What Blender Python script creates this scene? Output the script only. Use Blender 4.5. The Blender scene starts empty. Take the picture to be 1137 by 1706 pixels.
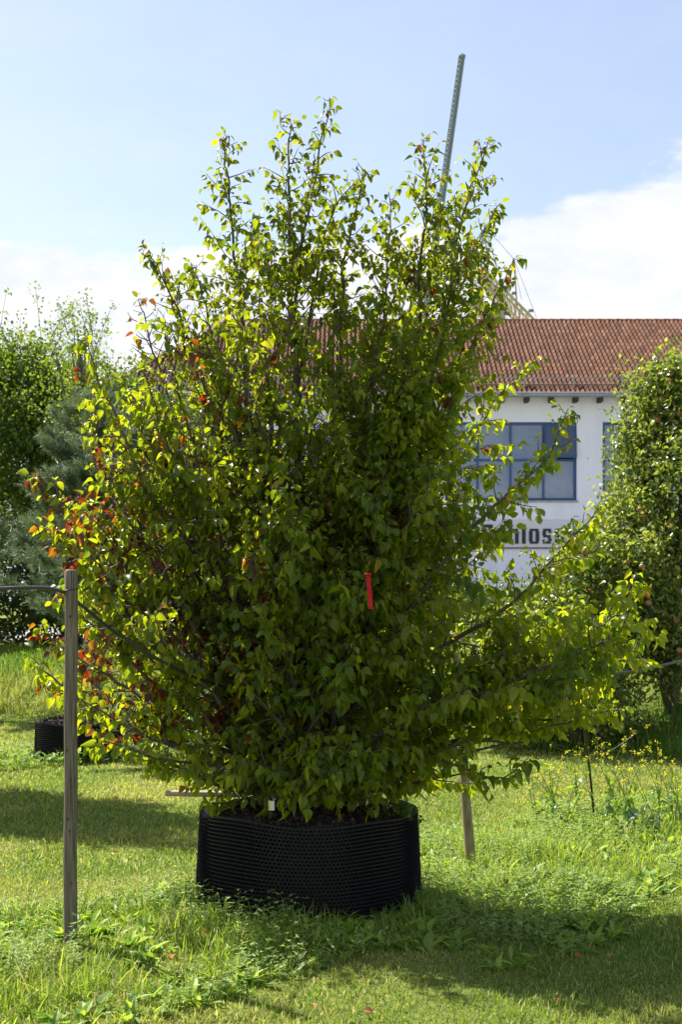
import bpy, math, random
import numpy as np
from mathutils import Vector
rng = np.random.default_rng(11)
random.seed(11)
scene = bpy.context.scene
COL = scene.collection
F = 2370.0; HZ = 1000.0; CAMZ = 1.6; CX = 568.5

# ------------------------------------------------------------------ camera
cam_d = bpy.data.cameras.new("camera"); cam = bpy.data.objects.new("camera", cam_d); COL.objects.link(cam)
cam.location = (0, 0, CAMZ); cam.rotation_euler = (math.radians(90), 0, 0)
cam_d.sensor_fit = 'VERTICAL'; cam_d.sensor_height = 36.0; cam_d.lens = 36.0 * F / 1706.0
cam_d.shift_y = (HZ - 853.0) / 1706.0
cam_d.clip_end = 5000; cam_d.clip_start = 0.1
cam_d.dof.use_dof = True; cam_d.dof.focus_distance = 7.0; cam_d.dof.aperture_fstop = 8.0
scene.camera = cam

# ------------------------------------------------------------------ light, sky, exposure
SUN_EL = math.radians(50); SUN_AZ = math.radians(-48)      # azimuth measured from +Y towards +X
sd = Vector((math.sin(SUN_AZ) * math.cos(SUN_EL), math.cos(SUN_AZ) * math.cos(SUN_EL), math.sin(SUN_EL)))
sun_d = bpy.data.lights.new("sun", 'SUN'); sun_d.energy = 5.0; sun_d.angle = math.radians(0.5)
sun_d.color = (1.0, 0.95, 0.86)
sun = bpy.data.objects.new("sun", sun_d); COL.objects.link(sun)
sun.rotation_euler = (-sd).to_track_quat('-Z', 'Y').to_euler(); sun.location = (-20, 20, 30)

w = bpy.data.worlds.new("World"); scene.world = w; w.use_nodes = True
nt = w.node_tree; nt.nodes.clear()
def N(nt, t, **kw):
    n = nt.nodes.new(t)
    for k, v in kw.items():
        if k.startswith('i_'):
            key = k[2:]
            n.inputs[int(key) if key.isdigit() else key.replace('_', ' ')].default_value = v
        else: setattr(n, k, v)
    return n
def L(nt, a, ao, b, bi): nt.links.new(a.outputs[ao], b.inputs[bi])
def M(nt, op, a, b=None, c=None, clamp=False):
    n = nt.nodes.new('ShaderNodeMath'); n.operation = op; n.use_clamp = clamp
    for i, v in enumerate((a, b, c)):
        if v is None: continue
        if isinstance(v, (int, float)): n.inputs[i].default_value = v
        else: nt.links.new(v, n.inputs[i])
    return n.outputs[0]
sky = N(nt, 'ShaderNodeTexSky'); sky.sky_type = 'NISHITA'; sky.sun_disc = False
sky.sun_elevation = SUN_EL; sky.sun_rotation = SUN_AZ; sky.air_density = 1.0; sky.dust_density = 0.9; sky.ozone_density = 1.6
bg = N(nt, 'ShaderNodeBackground', i_Strength=0.088); tn = N(nt, 'ShaderNodeMix', data_type='RGBA', blend_type='MULTIPLY', i_Factor=1.0); tn.inputs['B'].default_value = (1.09, 1.0, .96, 1); L(nt, sky, 0, tn, 'A'); L(nt, tn, 'Result', bg, 0)
tc = N(nt, 'ShaderNodeTexCoord'); mp = N(nt, 'ShaderNodeMapping'); mp.inputs['Scale'].default_value = (1, 1, 2.6); mp.inputs['Location'].default_value = (3.1, 0.4, 1.35)
L(nt, tc, 'Generated', mp, 0)
nz = N(nt, 'ShaderNodeTexNoise', i_Scale=3.4, i_Detail=9.0, i_Roughness=0.55, i_Distortion=0.25); L(nt, mp, 0, nz, 'Vector')
nz2 = N(nt, 'ShaderNodeTexNoise', i_Scale=11.0, i_Detail=8.0, i_Roughness=0.62); L(nt, mp, 0, nz2, 'Vector')
sx = N(nt, 'ShaderNodeSeparateXYZ'); L(nt, tc, 'Generated', sx, 0)
X, Y, Z = sx.outputs[0], sx.outputs[1], sx.outputs[2]
def bump(cx, cz, rx, rz, amp, power=1):
    a = M(nt, 'DIVIDE', M(nt, 'SUBTRACT', X, cx), rx); b = M(nt, 'DIVIDE', M(nt, 'SUBTRACT', Z, cz), rz)
    d = M(nt, 'ADD', M(nt, 'MULTIPLY', a, a), M(nt, 'MULTIPLY', b, b))
    return M(nt, 'MULTIPLY', M(nt, 'EXPONENT', M(nt, 'MULTIPLY', d, -1.0)), amp)
low = M(nt, 'MULTIPLY', M(nt, 'SUBTRACT', 0.225, Z), 3.2)           # more cloud towards the horizon
low = M(nt, 'MAXIMUM', M(nt, 'MINIMUM', low, 0.45), -0.16)
v = M(nt, 'ADD', nz.outputs[0], low)
v = M(nt, 'ADD', v, bump(0.25, 0.195, 0.14, 0.10, 0.85))
v = M(nt, 'ADD', v, bump(-0.22, 0.175, 0.15, 0.045, 0.55))
v = M(nt, 'ADD', v, bump(0.0, 0.22, 0.07, 0.05, 0.12))
v = M(nt, 'ADD', v, M(nt, 'MULTIPLY', M(nt, 'SUBTRACT', nz2.outputs[0], 0.5), 0.42))
mr = N(nt, 'ShaderNodeMapRange', interpolation_type='SMOOTHSTEP'); nt.links.new(v, mr.inputs[0])
mr.inputs[1].default_value = 0.59; mr.inputs[2].default_value = 0.71
wisp = M(nt, 'MULTIPLY_ADD', mr.outputs[0], 0.88, M(nt, 'MULTIPLY_ADD', nz.outputs[0], 0.20, 0.07), clamp=True)
cr = N(nt, 'ShaderNodeMix', data_type='RGBA'); cr.inputs['A'].default_value = (0.78, 0.835, 0.93, 1); cr.inputs['B'].default_value = (0.97, 0.97, 0.98, 1)
nt.links.new(M(nt, 'MULTIPLY', M(nt, 'SUBTRACT', nz2.outputs[0], 0.36), 3.6, clamp=True), cr.inputs['Factor'])
bgc = N(nt, 'ShaderNodeBackground', i_Strength=0.50); L(nt, cr, 'Result', bgc, 0)
mx = N(nt, 'ShaderNodeMixShader'); nt.links.new(wisp, mx.inputs[0]); L(nt, bg, 0, mx, 1); L(nt, bgc, 0, mx, 2)
wo = N(nt, 'ShaderNodeOutputWorld'); L(nt, mx, 0, wo, 0)

vs = scene.view_settings; vs.view_transform = 'Standard'; vs.look = 'None'; vs.gamma = 1; vs.exposure = 1.15
scene.cycles.max_bounces = 12; scene.cycles.transmission_bounces = 8; scene.cycles.diffuse_bounces = 8
scene.cycles.glossy_bounces = 2; scene.cycles.use_denoising = True
scene.cycles.sample_clamp_indirect = 6.0

# ------------------------------------------------------------------ helpers
def P(px, py, D): return np.array([(px - CX) / F * D, D, CAMZ - (py - HZ) / F * D])
def nrm(a): return a / np.maximum(np.linalg.norm(a, axis=-1, keepdims=True), 1e-9)
def world_loc(o):
    v = Vector((0, 0, 0))
    while o is not None: v += o.location; o = o.parent
    return v
def tag(o, label=None, cat=None, group=None, kind=None):
    if label: o['label'] = label
    if cat: o['category'] = cat
    if group: o['group'] = group
    if kind: o['kind'] = kind
    return o
def thing(name, label, cat, loc=(0, 0, 0), group=None):
    o = bpy.data.objects.new(name, None); COL.objects.link(o); o.location = loc; o.empty_display_size = 0.1
    return tag(o, label, cat, group)
class MB:
    """collects polygons (any mix of tri/quad arrays) with a colour per vertex"""
    def __init__(s): s.v = []; s.f = []; s.c = []; s.n = 0
    def add(s, v, f, c=(0.5, 0.5, 0.5)):
        v = np.asarray(v, float).reshape(-1, 3); f = np.asarray(f, int)
        s.v.append(v); s.f.append(f + s.n); s.n += len(v)
        c = np.asarray(c, float)
        if c.ndim == 1: c = np.tile(c, (len(v), 1))
        s.c.append(c)
    def box(s, lo, hi, c=(.5, .5, .5)):
        x0, y0, z0 = lo; x1, y1, z1 = hi
        v = [(x0,y0,z0),(x1,y0,z0),(x1,y1,z0),(x0,y1,z0),(x0,y0,z1),(x1,y0,z1),(x1,y1,z1),(x0,y1,z1)]
        s.add(v, [(0,3,2,1),(4,5,6,7),(0,1,5,4),(1,2,6,5),(2,3,7,6),(3,0,4,7)], c)
    def bar(s, a, b, r, sides=6, r2=None, c=(.5,.5,.5), cap=True): s.tube([a, b], [r, r if r2 is None else r2], sides, c, cap)
    def tube(s, pts, rad, sides=6, c=(.5,.5,.5), cap=False):
        pts = np.asarray(pts, float); n = len(pts); rad = np.broadcast_to(np.asarray(rad, float), (n,))
        t = np.gradient(pts, axis=0); t = nrm(t)
        ref = np.array([0.31, 0.93, 0.17]) if abs(t[0][2]) > .6 else np.array([0.05, 0.1, 1.0])
        u = nrm(np.cross(t, ref)); w_ = np.cross(t, u)
        a = np.arange(sides) * 2 * math.pi / sides
        ring = pts[:, None, :] + rad[:, None, None] * (np.cos(a)[None, :, None] * u[:, None, :] + np.sin(a)[None, :, None] * w_[:, None, :])
        i = np.arange(n - 1)[:, None] * sides; j = np.arange(sides)[None, :]; k = (j + 1) % sides
        q = np.stack([i + j, i + k, i + k + sides, i + j + sides], -1).reshape(-1, 4)
        s.add(ring.reshape(-1, 3), q, c)
        if cap:
            for e, rv in ((0, True), (n - 1, False)):
                cen = pts[e]; base = s.n
                rr = ring[e]; vv = np.vstack([rr, cen[None]])
                ff = [(b, (b + 1) % sides, sides) if not rv else ((b + 1) % sides, b, sides) for b in range(sides)]
                s.add(vv, ff, c)
    def inst(s, tv, tf, pos, R, sc, col):
        """copies of a small template: R[n] columns are side, length, normal"""
        pos = np.asarray(pos); n = len(pos)
        if n == 0: return
        sc = np.asarray(sc, float)
        if sc.ndim == 1: sc = sc[:, None] * np.ones(3)
        lv = tv[None] * sc[:, None, :]
        v = np.einsum('nij,nkj->nki', R, lv) + pos[:, None, :]
        f = tf[None] + (np.arange(n) * len(tv))[:, None, None]
        c = np.repeat(np.asarray(col)[:, None, :], len(tv), 1).reshape(-1, 3)
        s.add(v.reshape(-1, 3), f.reshape(-1, tf.shape[1]), c)
    def build(s, name, mat, parent=None, smooth=False):
        off = np.zeros(3) if parent is None else np.array(world_loc(parent))
        v = np.concatenate(s.v) - off; c = np.concatenate(s.c)
        me = bpy.data.meshes.new(name)
        me.vertices.add(len(v)); me.vertices.foreach_set('co', v.astype(np.float32).ravel())
        ls = []; st = []; tot = 0
        lt = []
        for f in s.f:
            if len(f) == 0: continue
            k = f.shape[1]; ls.append(f.ravel()); st.append(tot + np.arange(len(f)) * k); lt.append(np.full(len(f), k)); tot += f.size
        ls = np.concatenate(ls); st = np.concatenate(st); lt = np.concatenate(lt)
        me.loops.add(len(ls)); me.loops.foreach_set('vertex_index', ls.astype(np.int32))
        me.polygons.add(len(st)); me.polygons.foreach_set('loop_start', st.astype(np.int32))
        me.polygons.foreach_set('loop_total', lt.astype(np.int32))
        me.polygons.foreach_set('use_smooth', np.full(len(st), smooth))
        at = me.color_attributes.new('col', 'FLOAT_COLOR', 'POINT')
        at.data.foreach_set('color', np.hstack([c, np.ones((len(c), 1))]).astype(np.float32).ravel())
        me.update(calc_edges=True); me.validate()
        o = bpy.data.objects.new(name, me); COL.objects.link(o); me.materials.append(mat)
        if parent is not None: o.parent = parent
        return o
def frames(d, n):
    """rotation matrices with columns side, length d, normal ~ n"""
    d = nrm(d); s = nrm(np.cross(d, n)); nn = np.cross(s, d)
    return np.stack([s, d, nn], -1)
def catmull(pts, step=0.05):
    pts = np.asarray(pts, float); p = np.vstack([2 * pts[0] - pts[1], pts, 2 * pts[-1] - pts[-2]]); out = []
    for i in range(1, len(p) - 2):
        m = max(2, int(np.linalg.norm(p[i + 1] - p[i]) / step)); t = np.linspace(0, 1, m, endpoint=False)[:, None]
        a, b, c_, d = p[i - 1], p[i], p[i + 1], p[i + 2]
        out.append(.5 * (2 * b + (c_ - a) * t + (2 * a - 5 * b + 4 * c_ - d) * t ** 2 + (3 * b - a - 3 * c_ + d) * t ** 3))
    out.append(pts[-1:]); return np.vstack(out)
def vnoise(x, y, s=1.0, seed=0):
    """cheap smooth 2-D noise about 0..1"""
    r = np.random.default_rng(seed); v = 0 * x
    for k in range(7):
        a = r.uniform(0, 6.28); f = s * r.uniform(.5, 2.2); ph = r.uniform(0, 6.28)
        v = v + np.sin((x * math.cos(a) + y * math.sin(a)) * f + ph + 1.3 * np.sin(f * .7 * (x * math.sin(a) - y * math.cos(a)) + ph))
    return .5 + .5 * np.tanh(v / 2.6)

# ------------------------------------------------------------------ materials
def mat(name, base=(.5, .5, .5), rough=.7, attr=False, noise=None, bump_=None, metal=0.0, spec=.5, vec=None):
    """noise = (scale, colour2, contrast-lo, contrast-hi); bump_ = (scale, strength, distance)"""
    m = bpy.data.materials.new(name); m.use_nodes = True; t = m.node_tree; p = t.nodes['Principled BSDF']
    p.inputs['Roughness'].default_value = rough; p.inputs['Metallic'].default_value = metal
    p.inputs['Specular IOR Level'].default_value = spec
    if attr:
        a = N(t, 'ShaderNodeAttribute', attribute_name='col'); src = a.outputs['Color']
    else:
        a = N(t, 'ShaderNodeRGB'); a.outputs[0].default_value = (*base, 1); src = a.outputs[0]
    co = N(t, 'ShaderNodeTexCoord'); mpn = N(t, 'ShaderNodeMapping'); L(t, co, 'Object', mpn, 0)
    if vec: mpn.inputs['Scale'].default_value = vec
    if noise:
        nn = N(t, 'ShaderNodeTexNoise', i_Scale=noise[0], i_Detail=6.0, i_Roughness=0.6); L(t, mpn, 0, nn, 'Vector')
        r = N(t, 'ShaderNodeMapRange'); L(t, nn, 0, r, 0); r.inputs[1].default_value = noise[2]; r.inputs[2].default_value = noise[3]
        mi = N(t, 'ShaderNodeMix', data_type='RGBA'); L(t, r, 0, mi, 'Factor'); t.links.new(src, mi.inputs['A']); mi.inputs['B'].default_value = (*noise[1], 1)
        src = mi.outputs['Result']
    t.links.new(src, p.inputs['Base Color'])
    if bump_:
        bn = N(t, 'ShaderNodeTexNoise', i_Scale=bump_[0], i_Detail=5.0); L(t, mpn, 0, bn, 'Vector')
        b = N(t, 'ShaderNodeBump', i_Strength=bump_[1], i_Distance=bump_[2]); L(t, bn, 0, b, 'Height'); L(t, b, 0, p, 'Normal')
    return m
def leaf_mat(name, trans=.5, rough=.45, gain=(1.9, 1.7, .6), spec=.5):
    m = bpy.data.materials.new(name); m.use_nodes = True; t = m.node_tree; p = t.nodes['Principled BSDF']
    p.inputs['Roughness'].default_value = rough; p.inputs['Specular IOR Level'].default_value = spec
    a = N(t, 'ShaderNodeAttribute', attribute_name='col'); L(t, a, 'Color', p, 'Base Color')
    mu = N(t, 'ShaderNodeMix', data_type='RGBA', blend_type='MULTIPLY', i_Factor=1.0); L(t, a, 'Color', mu, 'A'); mu.inputs['B'].default_value = (*gain, 1)
    tr = N(t, 'ShaderNodeBsdfTranslucent'); L(t, mu, 'Result', tr, 0)
    x = N(t, 'ShaderNodeMixShader', i_0=trans); L(t, p, 0, x, 1); L(t, tr, 0, x, 2)
    L(t, x, 0, t.nodes['Material Output'], 0); return m
M_leaf = leaf_mat('tree_leaf', .58, .34, (2.95, 2.5, .65))
M_bgleaf = leaf_mat('shrub_leaf', .5, .4, (2.3, 2.1, .6))
M_apl = leaf_mat('fruit_tree_leaf', .45, .3, (2.4, 2.2, .8), .6)
M_grass = leaf_mat('grass_blade', .45, .5, (1.7, 1.55, .85), .35)
M_needle = leaf_mat('pine_needle', .2, .5, (1.4, 1.4, .8), .4)
M_petal = leaf_mat('petal', .35, .6, (1.1, 1.1, .8), .2)
M_bark = mat('bark', (.085, .07, .052), .9, noise=(14, (.16, .145, .12), .45, .7), bump_=(40, .6, .01), vec=(1, 1, .35))
M_twig = mat('twig', (.085, .06, .042), .75, noise=(30, (.14, .11, .08), .4, .7))
M_gbark = mat('grey_bark', (.17, .15, .13), .9, noise=(20, (.08, .07, .06), .4, .65), bump_=(40, .7, .01), vec=(1, 1, .3))
M_pot = mat('black_plastic', (.009, .009, .011), .42, spec=.22, noise=(60, (.025, .024, .024), .5, .75))
M_soil = mat('soil', (.03, .021, .016), .95, noise=(40, (.07, .045, .032), .45, .65), bump_=(60, 1, .02))
M_chip = mat('bark_chip', attr=True, rough=.9)
M_post = mat('weathered_wood', (.235, .195, .15), .9, noise=(150, (.07, .055, .04), .40, .68), bump_=(160, 1, .004), vec=(1, 1, .035), spec=.15)
M_post2 = mat('tan_wood', (.36, .29, .19), .8, noise=(120, (.20, .14, .08), .42, .68), bump_=(120, .9, .004), vec=(1, 1, .04), spec=.2)
M_stake = mat('pale_wood', (.45, .38, .30), .8, noise=(20, (.28, .24, .2), .45, .7), vec=(.1, 1, 1))
M_hose = mat('hose_rubber', (.03, .033, .038), .35, spec=.6)
M_wire = mat('wire', (.02, .02, .02), .5)
M_wall = mat('white_render', (.78, .79, .88), .9, noise=(.9, (.66, .665, .74), .5, .85), bump_=(30, .2, .01), vec=(1.6, 1, .3))  # blue of the shaded wall is put into the base colour
M_plinth = mat('red_plinth', (.13, .015, .018), .6)
M_tile = mat('clay_tile', attr=True, rough=.85, spec=.15, noise=(9, (.12, .075, .06), .55, .85))
M_zinc = mat('zinc', (.33, .35, .37), .45, metal=.6, noise=(5, (.24, .25, .27), .4, .7))
M_dark = mat('dark_timber', (.05, .035, .028), .8)
M_frame = mat('blue_frame', (.035, .08, .20), .45)
M_glass = mat('window_glass', (.14, .195, .32), .06, spec=.5, noise=(.6, (.28, .33, .42), .4, .7))  # uneven blue sky reflection put into the pane colour
M_glass2 = mat('tilted_glass', (.07, .085, .13), .07, spec=.7)
M_sign = mat('sign_board', (.62, .62, .66), .6)
M_letter = mat('sign_letter', (.012, .014, .025), .5)
M_blue = mat('blue_mark', (.02, .16, .5), .5)
M_steel = mat('painted_steel', (.27, .31, .36), .5, metal=.3)
M_crane = mat('crane_yellow', (.60, .50, .34), .55, noise=(3, (.42, .30, .18), .4, .7))
M_crane_grey = mat('crane_grey', (.22, .22, .23), .5, metal=.3)
M_red = mat('red_tape', (.50, .006, .012), .55, spec=.25)
M_white = mat('white_plastic', (.75, .75, .75), .5)
M_yel = mat('yellow_plastic', (.8, .5, .03), .5)
M_stone = mat('chimney_render', (.55, .55, .6), .85)
M_slate = mat('slate_cap', (.045, .05, .065), .6)
M_apple = mat('apple_skin', (.42, .34, .10), .35, noise=(14, (.40, .12, .07), .45, .6))
M_ground = None
def ground_mat():
    m = bpy.data.materials.new('lawn_ground'); m.use_nodes = True; t = m.node_tree; p = t.nodes['Principled BSDF']
    p.inputs['Roughness'].default_value = .95; p.inputs['Specular IOR Level'].default_value = .1
    co = N(t, 'ShaderNodeTexCoord')
    n1 = N(t, 'ShaderNodeTexNoise', i_Scale=1.1, i_Detail=8.0, i_Roughness=.62); L(t, co, 'Object', n1, 'Vector')
    n2 = N(t, 'ShaderNodeTexNoise', i_Scale=45.0, i_Detail=6.0, i_Roughness=.7); L(t, co, 'Object', n2, 'Vector')
    r1 = N(t, 'ShaderNodeValToRGB'); L(t, n1, 0, r1, 0)
    e = r1.color_ramp.elements; e[0].position = .35; e[0].color = (.12, .19, .03, 1); e[1].position = .68; e[1].color = (.30, .32, .08, 1)
    r2 = N(t, 'ShaderNodeValToRGB'); L(t, n2, 0, r2, 0)
    e = r2.color_ramp.elements; e[0].position = .38; e[0].color = (.35, .32, .28, 1); e[1].position = .62; e[1].color = (1.15, 1.15, 1.05, 1)
    mu = N(t, 'ShaderNodeMix', data_type='RGBA', blend_type='MULTIPLY', i_Factor=.8); L(t, r1, 0, mu, 'A'); L(t, r2, 0, mu, 'B'); L(t, mu, 'Result', p, 'Base Color')
    b = N(t, 'ShaderNodeBump', i_Strength=.8, i_Distance=.03); L(t, n2, 0, b, 'Height'); L(t, b, 0, p, 'Normal'); return m
M_ground = ground_mat()

# ------------------------------------------------------------------ terrain
def foot(x): return 16.6 - .72 * np.clip(x, -7, 8)
def band1(x, y): return (y - (7.63 + .985 * x)) / 1.404          # signed distance from the planted row
def band2(x, y): return (y - (14.5 + .75 * (x + 2.76))) / 1.25
def ground_z(x, y):
    x = np.asarray(x, float); y = np.asarray(y, float)
    t = np.clip((y - foot(x)) / 2.8, 0, 1); h = .68 * t * t * (3 - 2 * t)
    h = h + .03 * (vnoise(x, y, .9, 3) - .5) * np.clip(y / 6, 0, 1) + .05 * np.exp(-(band1(x, y) / .9) ** 2) * vnoise(x, y, 3, 5)
    return h - .015
def grid_axis(a, b, fine0, fine1, n): 
    return np.unique(np.concatenate([np.linspace(fine0, fine1, n), a + (fine0 - a) * np.linspace(0, 1, 14) ** .4, fine1 + (b - fine1) * np.linspace(0, 1, 14) ** 3]))
gx = grid_axis(-900, 900, -9, 9, 190); gy = grid_axis(-600, 1500, 3.5, 24, 220)
GX, GY = np.meshgrid(gx, gy); GZ = ground_z(GX, GY)
mb = MB(); nx, ny = len(gx), len(gy)
ii, jj = np.meshgrid(np.arange(ny - 1), np.arange(nx - 1), indexing='ij'); b0 = (ii * nx + jj).ravel()
mb.add(np.stack([GX, GY, GZ], -1).reshape(-1, 3), np.stack([b0, b0 + 1, b0 + nx + 1, b0 + nx], -1))
lawn = mb.build('ground', M_ground, smooth=True); tag(lawn, 'mown lawn rising to a low grassy bank', kind='structure', cat='lawn')

# ------------------------------------------------------------------ grass
def blade_template(bend, tip_w=0.0):
    ys = np.array([0, .38, .74, 1.0]); wd = np.array([.5, .46, .3, tip_w])
    v = []
    for y, ww in zip(ys[:3], wd[:3]): v += [(-ww, y, -bend * y * y), (ww, y, -bend * y * y)]
    v.append((0, ys[3], -bend * 1.0)); v = np.array(v)
    f = np.array([(0, 1, 3), (0, 3, 2), (2, 3, 5), (2, 5, 4), (4, 5, 6)]); return v, f
BT = [blade_template(b) for b in (.05, .3, .6)]
def scatter(n, y0, y1, pad=.6):
    """random ground points in what a viewer near the camera can see"""
    u = rng.random(n); D = np.sqrt(y0 ** 2 + u * (y1 ** 2 - y0 ** 2)); x = (rng.random(n) - .5) * (.50 * D + 2 * pad); return x, D
def blades(mb, x, y, h, wd, col, lean=.45, zoff=0):
    n = len(x); az = rng.random(n) * 6.283; ln = np.abs(rng.normal(0, lean, n)).clip(0, 1.3)
    d = np.stack([np.cos(az) * np.sin(ln), np.sin(az) * np.sin(ln), np.cos(ln)], -1)
    h_az = az + rng.normal(0, .8, n)
    nn = np.stack([-np.cos(h_az) * 1.0, -np.sin(h_az), .25 + 0 * az], -1)
    R = frames(d, nn); z = ground_z(x, y) - .004 + zoff; pos = np.stack([x, y, z], -1)
    k = rng.integers(0, 3, n)
    for i, (tv, tf) in enumerate(BT):
        q = k == i; mb.inst(tv, tf, pos[q], R[q], np.stack([wd[q], h[q], h[q]], -1), col[q])
def mixcol(a, b, t): return np.asarray(a)[None] * (1 - t[:, None]) + np.asarray(b)[None] * t[:, None]
def in_pot(x, y): return ((x + .18) ** 2 + (y - 7.5) ** 2 < .58 ** 2) | ((x + 2.76) ** 2 + (y - 14.5) ** 2 < .45 ** 2)
def weedy(x, y):
    b = band1(x, y); e = 1.1 + .45 * (vnoise(x, y, 2.2, 21) - .5)
    w1 = (np.where(b < 0, -b / np.where(x > .6, 1.3, 1.0), b / np.where(x < -.3, .8, 1.0)) < e)
    b2 = np.abs(band2(x, y)) < .75 + .4 * (vnoise(x, y, 2.0, 8) - .5)
    return w1, b2 & (x < -.4)
g = MB()
for (n, y0, y1, h0, h1, wd) in ((120000, 4.9, 8.5, .014, .042, .0044), (110000, 8.5, 13.5, .018, .045, .0075), (90000, 13.5, 21, .02, .045, .010)):
    x, y = scatter(n, y0, y1); q = ~in_pot(x, y) & (y < foot(x) + .4); x, y = x[q], y[q]; n = len(x)
    t = np.clip(vnoise(x, y, 1.6, 4) * .75 + rng.normal(0, .28, n) - .02, 0, 1)
    c = mixcol((.12, .23, .025), (.42, .42, .13), t); pale = rng.random(n) < .06; c[pale] = (.50, .45, .28); c *= (rng.uniform(.55, 1.35, n))[:, None]
    blades(g, x, y, rng.uniform(h0, h1, n) * (.75 + .6 * vnoise(x, y, 4, 9)), np.full(n, wd) * rng.uniform(.6, 1.2, n), c, .62)
o = g.build('lawn_grass', M_grass); tag(o, 'short mown grass blades covering the lawn', 'grass', kind='stuff')

# tall unmown grass in the planted rows and on the bank
g = MB()
x, y = scatter(190000, 4.9, 13, .8); w1, _ = weedy(x, y); q = w1 & ~in_pot(x, y) & ~((abs(x + 1.22) < .16) & (y > 5.7) & (y < 6.5) & (rng.random(len(x)) < .8)); x, y = x[q], y[q]; n = len(x)
cl = vnoise(x, y, 6, 31); q = rng.random(n) < .35 + .65 * cl; x, y, cl = x[q], y[q], cl[q]; n = len(x)
t = np.clip(rng.normal(.35, .3, n) + .3 * (vnoise(x, y, 2, 12) - .5), 0, 1); c = mixcol((.12, .24, .025), (.38, .47, .08), t)
dry = rng.random(n) < .07; c[dry] = (.42, .36, .20); c *= rng.uniform(.75, 1.2, n)[:, None]
edge = np.clip((1.25 - np.abs(band1(x, y))) / .6, .35, 1)
blades(g, x, y, (.035 + .115 * rng.random(n) ** 1.8) * (.55 + .75 * cl) * edge, rng.uniform(.0035, .0075, n), c, .5)
x, y = scatter(40000, 11.5, 17.5, .8); _, w2 = weedy(x, y); q = w2 & ~in_pot(x, y); x, y = x[q], y[q]; n = len(x)
c = mixcol((.08, .19, .015), (.24, .32, .06), rng.random(n))
blades(g, x, y, .08 + .16 * rng.random(n) * vnoise(x, y, 5, 2), rng.uniform(.006, .012, n), c, .5)
o = g.build('tall_grass', M_grass); tag(o, 'long lush green grass left unmown along the planted row', 'tall grass', kind='stuff')
g = MB()
x, y = scatter(120000, 12.5, 26, 2.0); f0 = foot(x); q = (y > f0 + .1) & (y < f0 + 5.5); x, y = x[q], y[q]; n = len(x)
t = np.clip(vnoise(x, y, .9, 14) * .95 - .25 + rng.normal(0, .22, n), 0, 1); c = mixcol((.11, .22, .025), (.30, .31, .09), t)
c *= rng.uniform(.8, 1.2, n)[:, None]
blades(g, x, y, .1 + .26 * rng.random(n) * vnoise(x, y, 3, 6), rng.uniform(.008, .016, n), c, .45)
o = g.build('bank_grass', M_grass); tag(o, 'long yellow-green meadow grass on the low bank', 'tall grass', kind='stuff')

# broad leaved ground weeds
def ribbon_leaf(wmax, droop, fold=.25, n=5, point=.5):
    ys = np.linspace(0, 1, n); w_ = wmax * np.sin(math.pi * np.clip(ys, 0.03, .985) ** point) ** .8; w_[-1] = .004
    v = []
    for yy, ww in zip(ys, w_):
        z = -droop * yy ** 2
        v += [(-ww, yy, z + fold * ww), (0, yy, z), (ww, yy, z + fold * ww)]
    f = []
    for i in range(n - 1):
        a = 3 * i; f += [(a, a + 1, a + 4, a + 3), (a + 1, a + 2, a + 5, a + 4)]
    return np.array(v), np.array(f)
g = MB()
x, y = scatter(9000, 4.9, 12.5, .8); w1, _ = weedy(x, y); q = w1 & ~in_pot(x, y) & ~((abs(x + 1.22) < .2) & (y > 5.6) & (y < 6.5)) & (vnoise(x, y, 3.5, 40) > .25); x, y = x[q], y[q]
for s in range(5):
    n = len(x); az = rng.random(n) * 6.283; el = rng.uniform(.25, 1.25, n)
    d = np.stack([np.cos(az) * np.cos(el), np.sin(az) * np.cos(el), np.sin(el)], -1)
    R = frames(d, np.stack([-np.cos(az) * .6, -np.sin(az) * .6, 1 + 0 * az], -1))
    c = mixcol((.10, .22, .025), (.34, .45, .07), rng.random(n)); c *= rng.uniform(.8, 1.2, n)[:, None]
    tv, tf = ribbon_leaf([.13, .2, .16, .24, .18][s], [.35, .5, .2, .4, .6][s], .4, 5, [.8, .9, .6, .8, .7][s])
    pos = np.stack([x + rng.normal(0, .015, n), y + rng.normal(0, .015, n), ground_z(x, y) + .005], -1)
    sc = rng.uniform(.03, .10, n); q = rng.random(n) < .8; g.inst(tv, tf, pos[q], R[q], sc[q], c[q])
# small whorled herbs with pale leaflets
tvs, tfs = ribbon_leaf(.22, .1, .2, 3, .8)
x, y = scatter(22000, 4.9, 12, .8); w1, _ = weedy(x, y); q = w1 & ~in_pot(x, y) & (vnoise(x, y, 3, 77) > .45); x, y = x[q], y[q]; n = len(x)
hh = rng.uniform(.04, .17, n); lx = rng.normal(0, .35, n); ly = rng.normal(0, .35, n)
for k in range(4):
    fr = (k + 1) / 4.0
    for m in range(5):
        az = rng.random(n) * 6.283; el = rng.normal(.15, .3, n)
        d = np.stack([np.cos(az) * np.cos(el), np.sin(az) * np.cos(el), np.sin(el)], -1); R = frames(d, np.array([[0, 0, 1.]]) + rng.normal(0, .3, (n, 3)))
        pos = np.stack([x + lx * hh * fr, y + ly * hh * fr, ground_z(x, y) + hh * fr], -1)
        c = mixcol((.16, .28, .045), (.37, .46, .16), rng.random(n)); g.inst(tvs, tfs, pos, R, rng.uniform(.012, .024, n), c)
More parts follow.
